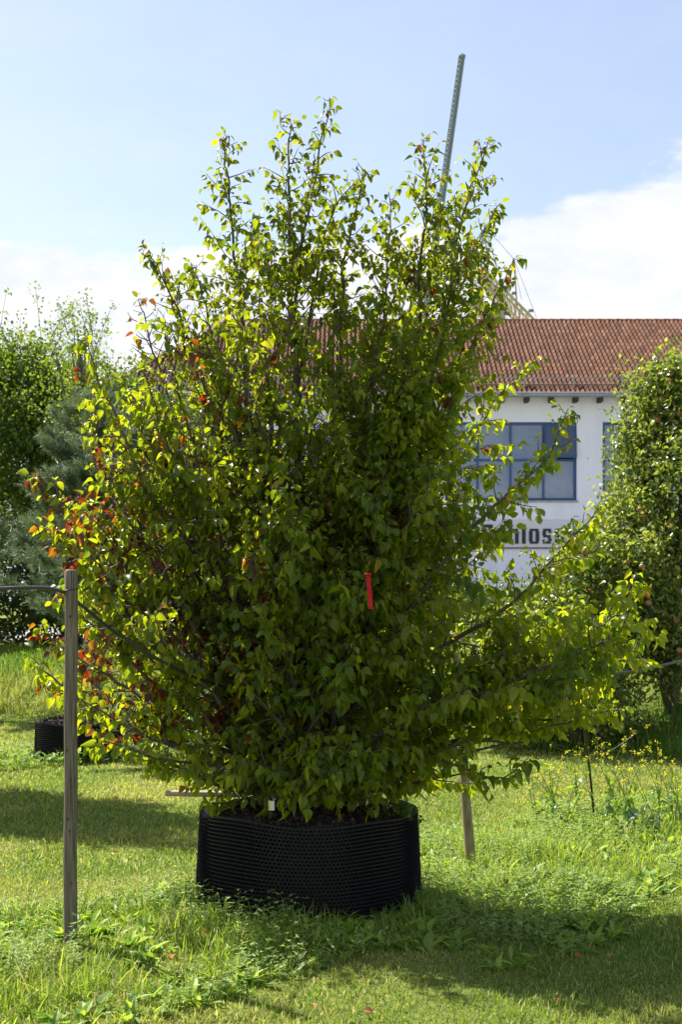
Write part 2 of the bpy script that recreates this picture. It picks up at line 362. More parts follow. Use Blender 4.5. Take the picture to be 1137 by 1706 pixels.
# weeds of the second row
x, y = scatter(6000, 11.5, 17.5, .8); _, w2 = weedy(x, y); q = w2 & ~in_pot(x, y); x, y = x[q], y[q]
for s in range(4):
    n = len(x); az = rng.random(n) * 6.283; el = rng.uniform(.2, 1.2, n); d = np.stack([np.cos(az) * np.cos(el), np.sin(az) * np.cos(el), np.sin(el)], -1)
    R = frames(d, np.stack([-np.cos(az) * .6, -np.sin(az) * .6, 1 + 0 * az], -1)); c = mixcol((.10, .22, .03), (.28, .36, .12), rng.random(n))
    pos = np.stack([x, y, ground_z(x, y) + rng.uniform(0, .12, n)], -1); g.inst(*ribbon_leaf(.2, .4, .4, 4, .8), pos, R, rng.uniform(.04, .11, n), c)
o = g.build('ground_weeds', M_grass); tag(o, 'low broad leaved weeds and pale herbs among the tall grass', 'weeds', kind='stuff')

# ------------------------------------------------------------------ building
BY = 45.0
def BX(px): return (px - CX) / F * BY
def BZ(py): return CAMZ - (py - HZ) / F * BY
XL, XR = BX(168), BX(1137) + 6.0; ZE = BZ(650); RUN = 5.4; SL = math.radians(30); ZR = BZ(650) + RUN * math.tan(SL) ; RXL = BX(168) + 3.6
bld = thing('building', 'long white rendered building with red tiled hipped roof and blue framed windows', 'building', (BX(700), BY, .6))
mb = MB(); WB = BY + 2 * RUN
wins = [(BX(216), BX(436)), (BX(479), BX(699)), (BX(742), BX(962)), (BX(1005), BX(1225))]
zt, zb = BZ(703), BZ(834)
xl, xr = XL + .35, XR - .35
# front wall with real openings
segs = [xl] + [v for w_ in wins for v in w_] + [xr]
y0, y1 = BY, BY + .4
mb.box((xl, y0, -1), (xr, y1, zb)); mb.box((xl, y0, zt), (xr, y1, ZE + .1))
for a, b in zip(segs[::2], segs[1::2]): mb.box((a, y0, zb), (b, y1, zt))
mb.box((xl, y1, -1), (xl + .4, WB, ZE)); mb.box((xr - .4, y1, -1), (xr, WB, ZE)); mb.box((xl, WB, -1), (xr, WB + .4, ZE)); mb.box((xl + .4, y1, 3.4), (xr - .4, WB, 3.6))
mb.build('wall', M_wall, bld)
mb = MB(); mb.box((xl - .05, BY - .06, -1), (xr + .05, BY - .003, BZ(984))); mb.build('plinth', M_plinth, bld)
for wi, (a, b) in enumerate(wins):
    wn = MB(); fy0, fy1 = BY + .10, BY + .18; t = .075
    cols = 4; zm = BZ(766); xs = np.linspace(a, b, cols + 1)
    for i, xx in enumerate(xs):
        tt = t if 0 < i < cols else t * 1.2
        lo = xx - tt / 2 if 0 < i < cols else (xx if i == 0 else xx - tt)
        wn.box((lo, fy0, zb + .004), (lo + tt, fy1, zt - .004))
    for zz in (zb + .05, zm, zt - .05):
        for i in range(cols): wn.box((xs[i] + t * .65, fy0 + .004, zz - t / 2), (xs[i + 1] - t * .65, fy1 - .004, zz + t / 2))
    fr = wn.build('window', M_frame, bld)
    gl = MB()
    for i in range(cols):
        for j, (za, zc) in enumerate(((zb + .09, zm - .04), (zm + .04, zt - .09))):
            if i == cols - 1 and j == 1 and wi in (2,): continue
            gl.box((xs[i] + t * .5, BY + .13, za), (xs[i + 1] - t * .5, BY + .15, zc))
    gl.build('pane', M_glass, fr)
    # sill below the panes
    sl = MB(); sl.box((a - .05, BY - .05, zb - .06), (b + .05, BY + .1, zb)); sl.build('sill', M_zinc, fr)
    if wi == 2:     # tilted open sash
        xa, xb = xs[-2] + .02, xs[-1] - .02; s = MB(); za, zc = zm + .05, zt - .06; dy = .26
        def quadbox(x0, x1, zz0, zz1, th, m):
            f = lambda z: BY + .08 - dy * (zc - z) / (zc - za)
            v = []
            for yy in (0, th):
                for xx, zz in ((x0, zz0), (x1, zz0), (x1, zz1), (x0, zz1)): v.append((xx, f(zz) + yy, zz))
            m.add(v, [(0, 1, 2, 3), (7, 6, 5, 4), (0, 4, 5, 1), (1, 5, 6, 2), (2, 6, 7, 3), (3, 7, 4, 0)])
        quadbox(xa, xa + .07, za, zc, .05, s); quadbox(xb - .07, xb, za, zc, .05, s)
        quadbox(xa + .07, xb - .07, za, za + .08, .05, s); quadbox(xa + .07, xb - .07, zc - .08, zc, .05, s)
        sash = s.build('open_sash', M_frame, fr)
        s = MB(); quadbox(xa + .07, xb - .07, za + .08, zc - .08, .02, s); so = s.build('tilted_pane', M_glass2, fr); so['label'] = 'darker pane tilted open'
# roof
roof = MB(); over = .55; ye = BY - over; ze = ZE - over * math.tan(SL) + .1
ridge_y = BY + RUN; zr = ze + (ridge_y - ye) * math.tan(SL); xe0, xe1 = XL - .1, XR; rx0, rx1 = RXL, XR - 3
yb = ridge_y + (ridge_y - ye)
V = [(xe0, ye, ze), (xe1, ye, ze), (rx1, ridge_y, zr), (rx0, ridge_y, zr), (xe0, yb, ze), (xe1, yb, ze)]
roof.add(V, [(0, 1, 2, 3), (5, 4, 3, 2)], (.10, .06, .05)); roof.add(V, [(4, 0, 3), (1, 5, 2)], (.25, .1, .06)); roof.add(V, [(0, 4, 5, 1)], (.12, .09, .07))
rf = roof.build('roof', M_tile, bld)
# tiles
def tile_template():
    m = 7; u = np.linspace(-.5, .5, m); prof = .5 + .5 * np.cos(u * 2 * math.pi); v = []
    for yy, zz in ((0, .022), (1, .0)):
        for a, p_ in zip(u, prof): v.append((a, yy, zz + .075 * p_))
    for a, p_ in zip(u, prof): v.append((a, 0, .075 * p_ - .02))
    f = [(i, i + 1, m + i + 1, m + i) for i in range(m - 1)] + [(2 * m + i, 2 * m + i + 1, i + 1, i) for i in range(m - 1)]
    return np.array(v), np.array(f)
ttv, ttf = tile_template()
tl = MB(); slope_len = math.hypot(ridge_y - ye, zr - ze); rows = 21; rl = slope_len / rows; cw = .152
ca, sa = math.cos(SL), math.sin(SL)
Rm = np.array([[1, 0, 0], [0, ca, -sa], [0, sa, ca]])
ps = []
for r in range(rows):
    s = r * rl - .04; fr_ = max(0, s / slope_len)
    x0 = xe0 + (rx0 - xe0) * fr_; x1 = xe1 + (rx1 - xe1) * fr_
    k0 = math.ceil((x0 + .09) / cw); k1 = math.floor((x1 - .09) / cw)
    for k in range(k0, k1 + 1): ps.append((k * cw, ye + s * ca - .02 * sa, ze + s * sa + .02 * ca))
ps = np.array(ps); n = len(ps); tcol = mixcol((.105, .041, .021), (.172, .078, .045), rng.random(n)) * rng.uniform(.65, 1.15, n)[:, None]
sca = np.stack([np.full(n, cw * 1.02), np.full(n, rl + .05), np.ones(n)], -1)
tl.inst(ttv, ttf, ps, np.tile(Rm, (n, 1, 1)), sca, tcol)
# hip end tiles on the left
hv = np.array([rx0 - xe0, 0, zr - ze]); hl = np.linalg.norm(hv); hv = hv / hl
Rh = np.stack([np.array([0, -1, 0.]), hv, np.cross(np.array([0, -1, 0.]), hv)], -1); hr = int(hl / .36); ps = []
for r in range(hr):
    fr_ = r / hr; ya = ye + (ridge_y - ye) * fr_; yz = yb + (ridge_y - yb) * fr_
    for yy in np.arange(ya + .15, yz - .1, cw): ps.append(np.array([xe0, yy, ze]) + hv * (fr_ * hl) + np.array([-.02, 0, .03]))
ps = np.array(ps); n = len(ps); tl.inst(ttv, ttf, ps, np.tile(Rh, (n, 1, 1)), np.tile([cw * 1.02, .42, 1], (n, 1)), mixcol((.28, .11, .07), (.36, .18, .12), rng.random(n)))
# ridge and hip caps
k = 0
for a, b in (((rx0, ridge_y, zr), (rx1, ridge_y, zr)), ((xe0, ye, ze), (rx0, ridge_y, zr))):
    a, b = np.array(a), np.array(b); m = int(np.linalg.norm(b - a) / .33)
    for i in range(m):
        p0 = a + (b - a) * i / m; p1 = a + (b - a) * (i + 1.08) / m
        cc = np.array([.33, .14, .085]) * rng.uniform(.8, 1.15); tl.tube([p0 + [0, 0, .02], p1 + [0, 0, .02]], [.105, .085], 8, cc, True)
tl.build('tiles', M_tile, rf)
mb = MB(); mb.tube([(xe0, ye - .07, ze - .01), (xe1, ye - .07, ze - .01)], [.085, .085], 10, cap=True); mb.build('gutter', M_zinc, bld)
for xx in np.arange(xe0 + .4, xe1 - .2, .77): mb = MB(); mb.box((xx, ye + .02, ze - .2), (xx + .12, BY - .002, ze - .03)); mb.build('rafter_end', M_dark, bld)
mb = MB()
for s in (.62, .82):
    yy = ye + .55 * ca; zz = ze + .55 * sa + .12 + (s - .62) * 1.0; mb.bar((xe0 + .8, yy, zz), (xe1 - .8, yy, zz), .022)
for xx in np.arange(xe0 + 1, xe1 - .9, 1.56): mb.box((xx, ye + .45 * ca, ze + .45 * sa + .02), (xx + .04, ye + .5 * ca + .06, ze + .5 * sa + .42))
mb.build('snow_guard', M_zinc, bld)
# chimney
cxx, czz = (832 - CX) / F * 50.6, zr
chm = MB(); chm.box((cxx - .24, ridge_y + .25, zr - .6), (cxx + .24, ridge_y + .75, CAMZ + (HZ - 522) / F * 51.2)); ch = chm.build('chimney', M_stone, rf)
z_c = CAMZ + (HZ - 522) / F * 51.2; chm = MB(); chm.box((cxx - .30, ridge_y + .2, z_c + .002), (cxx + .30, ridge_y + .8, z_c + .07)); chm.box((cxx - .2, ridge_y + .3, z_c + .07), (cxx + .2, ridge_y + .7, z_c + .2)); chm.build('chimney_cap', M_slate, ch)

# wall sign
sgn = thing('wall_sign', 'pale sign board with black lettering fixed under the blue framed window', 'sign', (BX(860), BY - .05, BZ(912)))
mb = MB(); mb.box((BX(748), BY - .05, BZ(912)), (BX(1010), BY - .004, BZ(866))); mb.build('board', M_sign, sgn)
mb = MB(); mb.box((BX(748), BY - .07, BZ(914)), (BX(1010), BY - .003, BZ(912) - .003)); mb.build('edge_strip', M_plinth, sgn)
G = {  # strokes on a grid, x 0..w, y 0..1 (cap height); lower-case x height .74
 'S': (.52, [(0,.84,.52,1),(0,.56,.2,.84),(0,.42,.52,.56),(.32,.16,.52,.42),(0,0,.52,.16),(0,.16,.2,.28),(.32,.72,.52,.84)]),
 'c': (.44, [(0,.14,.17,.64),(.03,.64,.41,.78),(.03,0,.41,.14),(.27,.5,.44,.64),(.27,.14,.44,.28)]),
 'h': (.5, [(0,0,.18,1),(.18,.64,.46,.78),(.32,0,.5,.64)]),
 'l': (.18, [(0,0,.18,1)]),
 'o': (.5, [(0,.12,.18,.66),(.32,.12,.5,.66),(.04,.66,.46,.78),(.04,0,.46,.12)]),
 's': (.44, [(.03,.66,.41,.78),(0,.44,.17,.66),(.03,.33,.41,.45),(.27,.12,.44,.33),(.03,0,.41,.12),(0,.12,.15,.22),(.29,.56,.44,.66)]),
 'e': (.46, [(0,.12,.17,.66),(.04,.66,.42,.78),(.29,.42,.46,.66),(.17,.33,.46,.44),(.04,0,.42,.12),(.29,.12,.46,.22)]),
 'r': (.36, [(0,0,.18,.78),(.18,.6,.36,.78)]),
 'i': (.18, [(0,0,.18,.78),(0,.85,.18,1)])}
mb = MB(); hc = BZ(874) - BZ(906); lx = BX(803.5); lz = BZ(906); kx = hc * 1.08
for chr_ in 'Schlosserei':
    wd, rr = G[chr_]
    for (a, b, c_, d) in rr: mb.box((lx + a * kx, BY - .075, lz + b * hc), (lx + c_ * kx, BY - .052, lz + d * hc))
    lx += (wd + .155) * kx
mb.build('lettering', M_letter, sgn)
mb = MB(); a = np.arange(4) * math.pi / 2 + .6
mb.box((BX(760), BY - .075, BZ(901)), (BX(771), BY - .052, BZ(893))); mb.build('blue_mark', M_blue, sgn)

# low pinkish shed roof far right
sh = thing('shed', 'small low shed with faded red roof behind the fruit tree', 'shed', (BX(1130) * .62, 28, .5))
def SX(px): return (px - CX) / F * 28
mb = MB(); mb.box((SX(1085), 28, .2), (SX(1200), 30, 1.6 - 103 / F * 28)); mb.build('wall', M_wall, sh)
mb = MB(); zt_ = 1.6 - 85 / F * 28; zb_ = 1.6 - 103 / F * 28
mb.add([(SX(1080), 27.8, zb_), (SX(1205), 27.8, zb_), (SX(1205), 29.2, zt_ + .25), (SX(1080), 29.2, zt_ + .25), (SX(1080), 30.3, zb_), (SX(1205), 30.3, zb_)], [(0, 1, 2, 3), (3, 2, 5, 4), (0, 4, 5, 1)])
mb.build('roof', mat('faded_red', (.5, .2, .17), .8), sh)

yd = MB(); yd.box((-40, 31, .60), (45, 44.9, .735)); o = yd.build('bounce_pavement', mat('bounce_paving', (.40, .39, .38), .9, noise=(2, (.30, .29, .28), .4, .7))); tag(o, 'pale paved slab added to bounce neutral light onto the white building', kind='structure')  # added slab, there for its neutral bounce onto the white wall
# ------------------------------------------------------------------ cranes
DC = 90.0
def C(px, py, dd=0): return P(px, py, DC + dd)
mast = thing('crane_mast', 'tall slender grey lattice mast leaning above the main tree', 'crane mast', tuple(P(640, 1010, 80)))
tp = P(770, 94, 80); bt = P(640, 1015, 80); ax = (bt - tp) / np.linalg.norm(bt - tp); sdv = nrm(np.cross(ax, [0, 1, 0])); fw = np.cross(sdv, ax)
mb = MB(); hw = .15
cs = [(i, j) for i in (-1, 1) for j in (-1, 1)]
for i, j in cs: mb.bar(tp + sdv * hw * i + fw * hw * j, bt + sdv * hw * 1.5 * i + fw * hw * 1.5 * j, .035, 5)
Lm = np.linalg.norm(bt - tp)
for s in np.arange(0, Lm, .28):
    q = tp + ax * s; h2 = hw * (1 + .5 * s / Lm)
    for j in (-1, 1): mb.bar(q - sdv * h2 + fw * h2 * j, q + sdv * h2 + fw * h2 * j, .03, 4)
    mb.bar(q - sdv * h2 - fw * h2, q + sdv * h2 - fw * h2 + ax * .28, .022, 4)
    for i in (-1, 1): mb.bar(q - fw * h2 + sdv * h2 * i, q + fw * h2 + sdv * h2 * i + ax * .28, .025, 4)
mb.build('lattice', M_steel, mast)
mb = MB(); mb.tube([tp + ax * .2, bt], [.20, .27], 4); mb.build('inner_pole', M_steel, mast)
mb = MB(); b2 = (tp + ax * -.1); mb.tube([b2, tp + ax * .12], [.22, .22], 4, cap=True); mb.build('top_cap', M_steel, mast)

cr_ = thing('tower_crane', 'yellow lattice crane jib with guy masts behind the tiled roof', 'crane', tuple(C(795, 560)))
mb = MB()
u0, u1 = C(800, 441), C(940, 582); l0, l1 = C(818, 489), C(915, 576)
def truss(mb, a0, a1, b0, b1, n, dep, r=.06):
    pts = []
    for dd in (0, dep):
        o_ = np.array([0, dd, 0]); mb.bar(a0 + o_, a1 + o_, r * 1.3, 5); mb.bar(b0 + o_, b1 + o_, r * 1.1, 5)
        for i in range(n):
            f0, f1 = i / n, (i + 1) / n; mb.bar(a0 + (a1 - a0) * f0 + o_, b0 + (b1 - b0) * f1 + o_, r * .6, 4); mb.bar(b0 + (b1 - b0) * f1 + o_, a0 + (a1 - a0) * f1 + o_, r * .6, 4)
    for i in range(n + 1):
        f0 = i / n; mb.bar(a0 + (a1 - a0) * f0, a0 + (a1 - a0) * f0 + [0, dep, 0], r * .6, 4); mb.bar(b0 + (b1 - b0) * f0, b0 + (b1 - b0) * f0 + [0, dep, 0], r * .6, 4)
truss(mb, u0, u1, l0, l1, 16, 1.1); mb.tube([C(814, 455), C(905, 547)], .09, 6, cap=True); mb.build('jib', M_crane, cr_)
mb = MB(); truss(mb, C(787, 448), C(787, 640), C(805, 448), C(805, 640), 10, .7); mb.box(tuple(C(788, 513)), tuple(C(803, 492) + [0, .6, 0])); mb.build('tower', M_crane, cr_)
mb = MB()
for a, b in (((808.5, 376), (797, 449)), ((808.5, 376), (814, 455)), ((785, 411), (788, 449)), ((788, 410), (804, 442)), ((805, 384), (789, 410)), ((787, 447), (800, 447)), ((856.5, 430), (846, 492)), ((857, 430), (862, 508)), ((855, 436), (859, 436)), ((855, 441), (859, 441))): mb.bar(C(*a), C(*b), .045, 5)
mb.build('guy_masts', M_crane_grey, cr_)
mb = MB()
for a, b in (((808.5, 377), (856.5, 431)), ((808.5, 377), (835, 462)), ((857, 432), (895, 530)), ((808, 377), (845, 500)), ((856, 433), (870, 500)), ((845, 505), (845, 548))): mb.bar(C(*a), C(*b), .014, 4)
mb.build('guy_cables', M_crane_grey, cr_)
for (a, b) in ((854, 486), (882, 515), (911, 541)):
    mb = MB(); c0 = C(a, b); mb.box((c0[0], c0[1], c0[2] - .14), (c0[0] + .3, c0[1] + .3, c0[2])); mb.bar(c0 + [0, .1, -.1], c0 + [-.02, .1, -.5], .03, 4); mb.build('floodlight', M_crane_grey, cr_)

# ------------------------------------------------------------------ vegetation generators
OV = lambda w_, dr, fo, n=4: ribbon_leaf(w_, dr, fo, n, .85)
def bush(mb, cen, rad, nclump, per, size, c0, c1, seed, shell=.55, csig=.16, tw=None, flat=.5, keep=None):
    """leaf clumps through an ellipsoid; returns clump centres"""
    r = np.random.default_rng(seed); d = nrm(r.normal(size=(nclump, 3))); rr = (shell + (1 - shell) * r.random(nclump)) ** .8
    rr = np.where(r.random(nclump) < .25, rr * r.random(nclump), rr) * (1 + .12 * np.sin(d[:, 0] * 5 + seed) + .10 * np.sin(d[:, 2] * 7 + seed * 2))
    cc = np.array(cen) + d * rr[:, None] * np.array(rad)
    if keep is not None: cc = cc[keep(cc)]
    n = len(cc) * per; tone = np.clip(r.normal(.5, .25, len(cc)), 0, 1)
    pos = np.repeat(cc, per, 0) + r.normal(size=(n, 3)) * csig * np.array([1, 1, .75])
    ld = r.normal(size=(n, 3)); ld[:, 2] -= .5; nn = r.normal(size=(n, 3)); nn[:, 2] += flat * 2
    t = np.clip(np.repeat(tone, per) + r.normal(0, .2, n), 0, 1); col = mixcol(c0, c1, t) * r.uniform(.8, 1.2, n)[:, None]
    tv, tf = OV(.33, .3, .3, 3); mb.inst(tv, tf, pos, frames(ld, nn), r.uniform(.7, 1.25, n) * size, col)
    if tw is not None:
        for c_ in cc[::2]:
            b = np.array([cen[0] + (c_[0] - cen[0]) * .15, cen[1] + (c_[1] - cen[1]) * .15, min(c_[2] - .3, cen[2] - rad[2] * .3)])
            m = (b + c_) / 2 + [0, 0, -.1]; tw.tube(catmull([b, m, c_], .4), .012, 4)
    return cc
def twiggy_shoot(mbt, mbl, a, b, size, nleaf, c0, c1, r):
    pts = catmull([a, (np.array(a) + b) / 2 + r.normal(0, .08, 3), b], .2); mbt.tube(pts, np.linspace(.012, .003, len(pts)), 4)
    i = r.integers(0, len(pts), nleaf); pos = pts[i] + r.normal(0, .06, (nleaf, 3)); ld = r.normal(size=(nleaf, 3)); ld[:, 2] -= .4
    mbl.inst(*OV(.33, .3, .3, 3), pos, frames(ld, r.normal(size=(nleaf, 3))), r.uniform(.7, 1.2, nleaf) * size, mixcol(c0, c1, r.random(nleaf)))
def simple_trunk(mb, base, top, r0, r1, nl, cen, rad, r):
    pts = catmull([base, (np.array(base) + top) / 2 + r.normal(0, .08, 3), top], .3); mb.tube(pts, np.linspace(r0, r1, len(pts)), 8)
    for k in range(nl):
        i = int(len(pts) * r.uniform(.35, .95)); q = pts[min(i, len(pts) - 1)]; d = nrm(r.normal(size=3)); d[2] = abs(d[2]) * .7 + .2; e = np.array(cen) + d * np.array(rad) * .85
        mb.tube(catmull([q, (q + e) / 2 + [0, 0, -.1], e], .4), np.linspace(r0 * .4, .01, len(catmull([q, (q + e) / 2 + [0, 0, -.1], e], .4))), 5)

# background trees on the left
def bg_tree(name, label, px, py_top, D, rad, cen_py, nclump, per, size, c0, c1, seed, shoots=0, gz=.65, extra=None, csig=.2):
    r = np.random.default_rng(seed); c = P(px, cen_py, D); top = P(px, py_top, D)
    root = thing(name, label, 'tree' if 'tree' in name else 'shrub', (c[0], D, gz), None)
    t = MB(); l = MB(); simple_trunk(t, (c[0], D, gz - .1), np.array([c[0] + .1, D, c[2] + rad[2] * .5]), .12, .03, 9, c, rad, r)
    bush(l, c, rad, nclump, per, size, c0, c1, seed, tw=None, csig=csig)
    if extra:
        for (ex, ey, er, en) in extra: bush(l, P(ex, ey, D + r.uniform(-.6, .6)), er, en, per, size, c0, c1, seed + en, csig=csig)
    for k in range(shoots):
        a = c + np.array([r.uniform(-.7, .7) * rad[0], r.uniform(-.4, .4), rad[2] * r.uniform(.2, .7)]); b = a + np.array([r.normal(0, .3), r.normal(0, .2), (top[2] - a[2]) * r.uniform(.55, 1.0)])
        twiggy_shoot(t, l, a, b, size * .9, 70, c0, c1, r)
    t.build('trunk', M_gbark, root); l.build('crown', M_bgleaf, root); return root
bg_tree('broadleaf_tree', 'tall bushy green tree with airy top sprays at the left edge', 60, 470, 27, (1.75, 1.5, 1.9), 740, 300, 60, .085, (.05, .105, .02), (.15, .21, .045), 5, shoots=14, extra=[(-30, 640, (.9, 1, 1.2), 60), (20, 820, (1.6, 1.2, 1.3), 110), (50, 640, (1.2, 1, .9), 110), (120, 690, (.8, .8, .8), 70)])
bg_tree('birch_tree', 'light airy birch top rising beside the left broadleaf tree', 125, 500, 25, (.55, .6, 1.3), 640, 50, 26, .06, (.065, .12, .025), (.17, .23, .055), 6, shoots=9)
bg_tree('willow_shrub', 'grey-green shrub between the pine and the tiled roof', 225, 600, 24, (1.0, .8, 1.45), 745, 190, 60, .075, (.055, .10, .03), (.13, .18, .06), 7, shoots=5)
bg_tree('garden_tree', 'mid green round tree behind the main tree beside the building wall', 330, 640, 30, (1.6, 1.2, 1.9), 800, 160, 60, .10, (.045, .09, .02), (.11, .16, .04), 8, shoots=3)
# dark hedge behind the bank
hd = thing('hedge', 'dense dark green hedge along the top of the left bank', 'hedge', (-5, 25, .6))
l = MB(); t = MB(); rr = np.random.default_rng(3)
for k in range(13):
    xx = -10 + k * .95; zz = 1.7 + .25 * rr.random()
    bush(l, (xx, 25 + rr.uniform(-.3, .3), zz), (.8, .8, 1.35), 95, 45, .085, (.03, .055, .015), (.07, .11, .03), 40 + k, csig=.17)
    t = MB(); t.tube([(xx, 25, .5), (xx + .1, 25, 2.2)], [.06, .03], 6); t.build('stem', M_gbark, hd)
l.build('foliage', M_bgleaf, hd)
# second hedge stretch behind the main tree, lower
hd2 = thing('hedge', 'lower green hedge seen through gaps below the building wall', 'hedge', (5, 24, .6))
l = MB(); t = MB()
for k in range(9):
    xx = 2.2 + k * 1.0; bush(l, (xx, 24 + rr.uniform(-.3, .3), 1.15), (.85, .8, .75), 60, 45, .08, (.05, .10, .02), (.13, .19, .045), 80 + k, csig=.17); t = MB(); t.tube([(xx, 24, .5), (xx + .1, 24, 1.2)], [.05, .03], 6); t.build('stem', M_gbark, hd2)
l.build('foliage', M_bgleaf, hd2)

# fruit trees on the right
def apple_tree(label, blobs, base, D, seed, napple, nsh):
    r = np.random.default_rng(seed); bw = P(base[0], base[1], D); root = thing('apple_tree', label, 'apple tree', (bw[0], D, float(ground_z(bw[0], D))))
    t = MB(); l = MB(); cs_ = []
    for (px, py, rx, ry, rz, n) in blobs:
        c = P(px, py, D + r.uniform(-.4, .4)); cs_.append(bush(l, c, (rx, ry, rz), n, 34, .058, (.045, .085, .018), (.24, .29, .085), seed + int(px), shell=.35, csig=.125))
        b = np.array([bw[0], D, float(ground_z(bw[0], D)) - .05]); mid = (b + c) / 2 + [0, 0, .2]; pt = catmull([b, mid, c + [0, 0, rz * .4]], .25); t.tube(pt, np.linspace(.07, .012, len(pt)), 7)
        for k in range(7):
            a_ = c + nrm(r.normal(size=3)) * np.array([rx, ry, rz]) * .85; twiggy_shoot(t, l, a_, a_ + np.array([r.normal(0, .16), r.normal(0, .12), r.uniform(-.35, .30)]), .056, 46, (.045, .09, .018), (.22, .27, .07), r)
        for k in range(nsh):
            e = c + nrm(r.normal(size=3)) * np.array([rx, ry, rz]) * .9; pt = catmull([c - [0, 0, rz * .3], (c + e) / 2, e], .25); t.tube(pt, np.linspace(.02, .005, len(pt)), 5)
    t.build('trunk', M_bark, root); l.build('crown', M_apl, root)
    cs_ = np.concatenate(cs_); ap = None
    sph = []; nl_ = 6; ms = 8
    for i in range(nl_ + 1):
        th = math.pi * i / nl_; rr_ = math.sin(th) * (1 - .0 * th) + .001; zz = math.cos(th) * .92 - .12 * math.exp(-(th / .5) ** 2)
        for j in range(ms): sph.append((rr_ * math.cos(j * 2 * math.pi / ms), rr_ * math.sin(j * 2 * math.pi / ms), zz))
    fq = [(i * ms + j, i * ms + (j + 1) % ms, (i + 1) * ms + (j + 1) % ms, (i + 1) * ms + j) for i in range(nl_) for j in range(ms)]
    cand = cs_[(cs_[:, 1] < D + .1)]; cand = cand[r.permutation(len(cand))[:napple]]
    for c_ in cand:
        p_ = c_ + np.array([r.normal(0, .06), -.20, r.normal(0, .08)])
        if ap is None:
            m_ = MB(); m_.add(np.array(sph) * .034, fq); ap = m_.build('apple', M_apple, None, True); ap.parent = root; ap.location = Vector(p_) - root.location
        else:
            a2 = ap.copy(); COL.objects.link(a2); a2.location = Vector(p_) - root.location; a2.scale = [r.uniform(.75, 1.15)] * 3; a2.parent = root
    return root
apple_tree('tall leafy apple tree with small ripe apples at the right edge', [(1095, 700, .34, .42, .50, 80), (1112, 634, .26, .3, .24, 35), (1150, 625, .4, .4, .3, 50), (1082, 790, .34, .42, .40, 65), (1062, 740, .16, .25, .30, 22), (1120, 900, .55, .6, .5, 80), (1110, 1010, .62, .6, .55, 90), (1150, 760, .5, .5, .9, 90), (1165, 960, .6, .6, .9, 80), (1050, 930, .4, .5, .35, 50), (1115, 1090, .4, .4, .35, 55), (1050, 860, .32, .4, .35, 40), (1060, 1020, .35, .4, .35, 45)], (1120, 1235), 15.6, 300, 75, 3)
apple_tree('low spreading apple tree with pale leaves behind the right branch tips', [(985, 935, .38, .4, .33, 50), (1030, 1000, .5, .5, .45, 75), (940, 1010, .48, .5, .4, 70), (900, 1090, .5, .5, .45, 65), (980, 1100, .6, .6, .5, 90), (930, 1180, .5, .5, .38, 75), (1010, 1175, .42, .5, .4, 60), (860, 1160, .5, .4, .4, 60), (800, 1110, .5, .4, .45, 50)], (960, 1245), 15.4, 400, 40, 3)

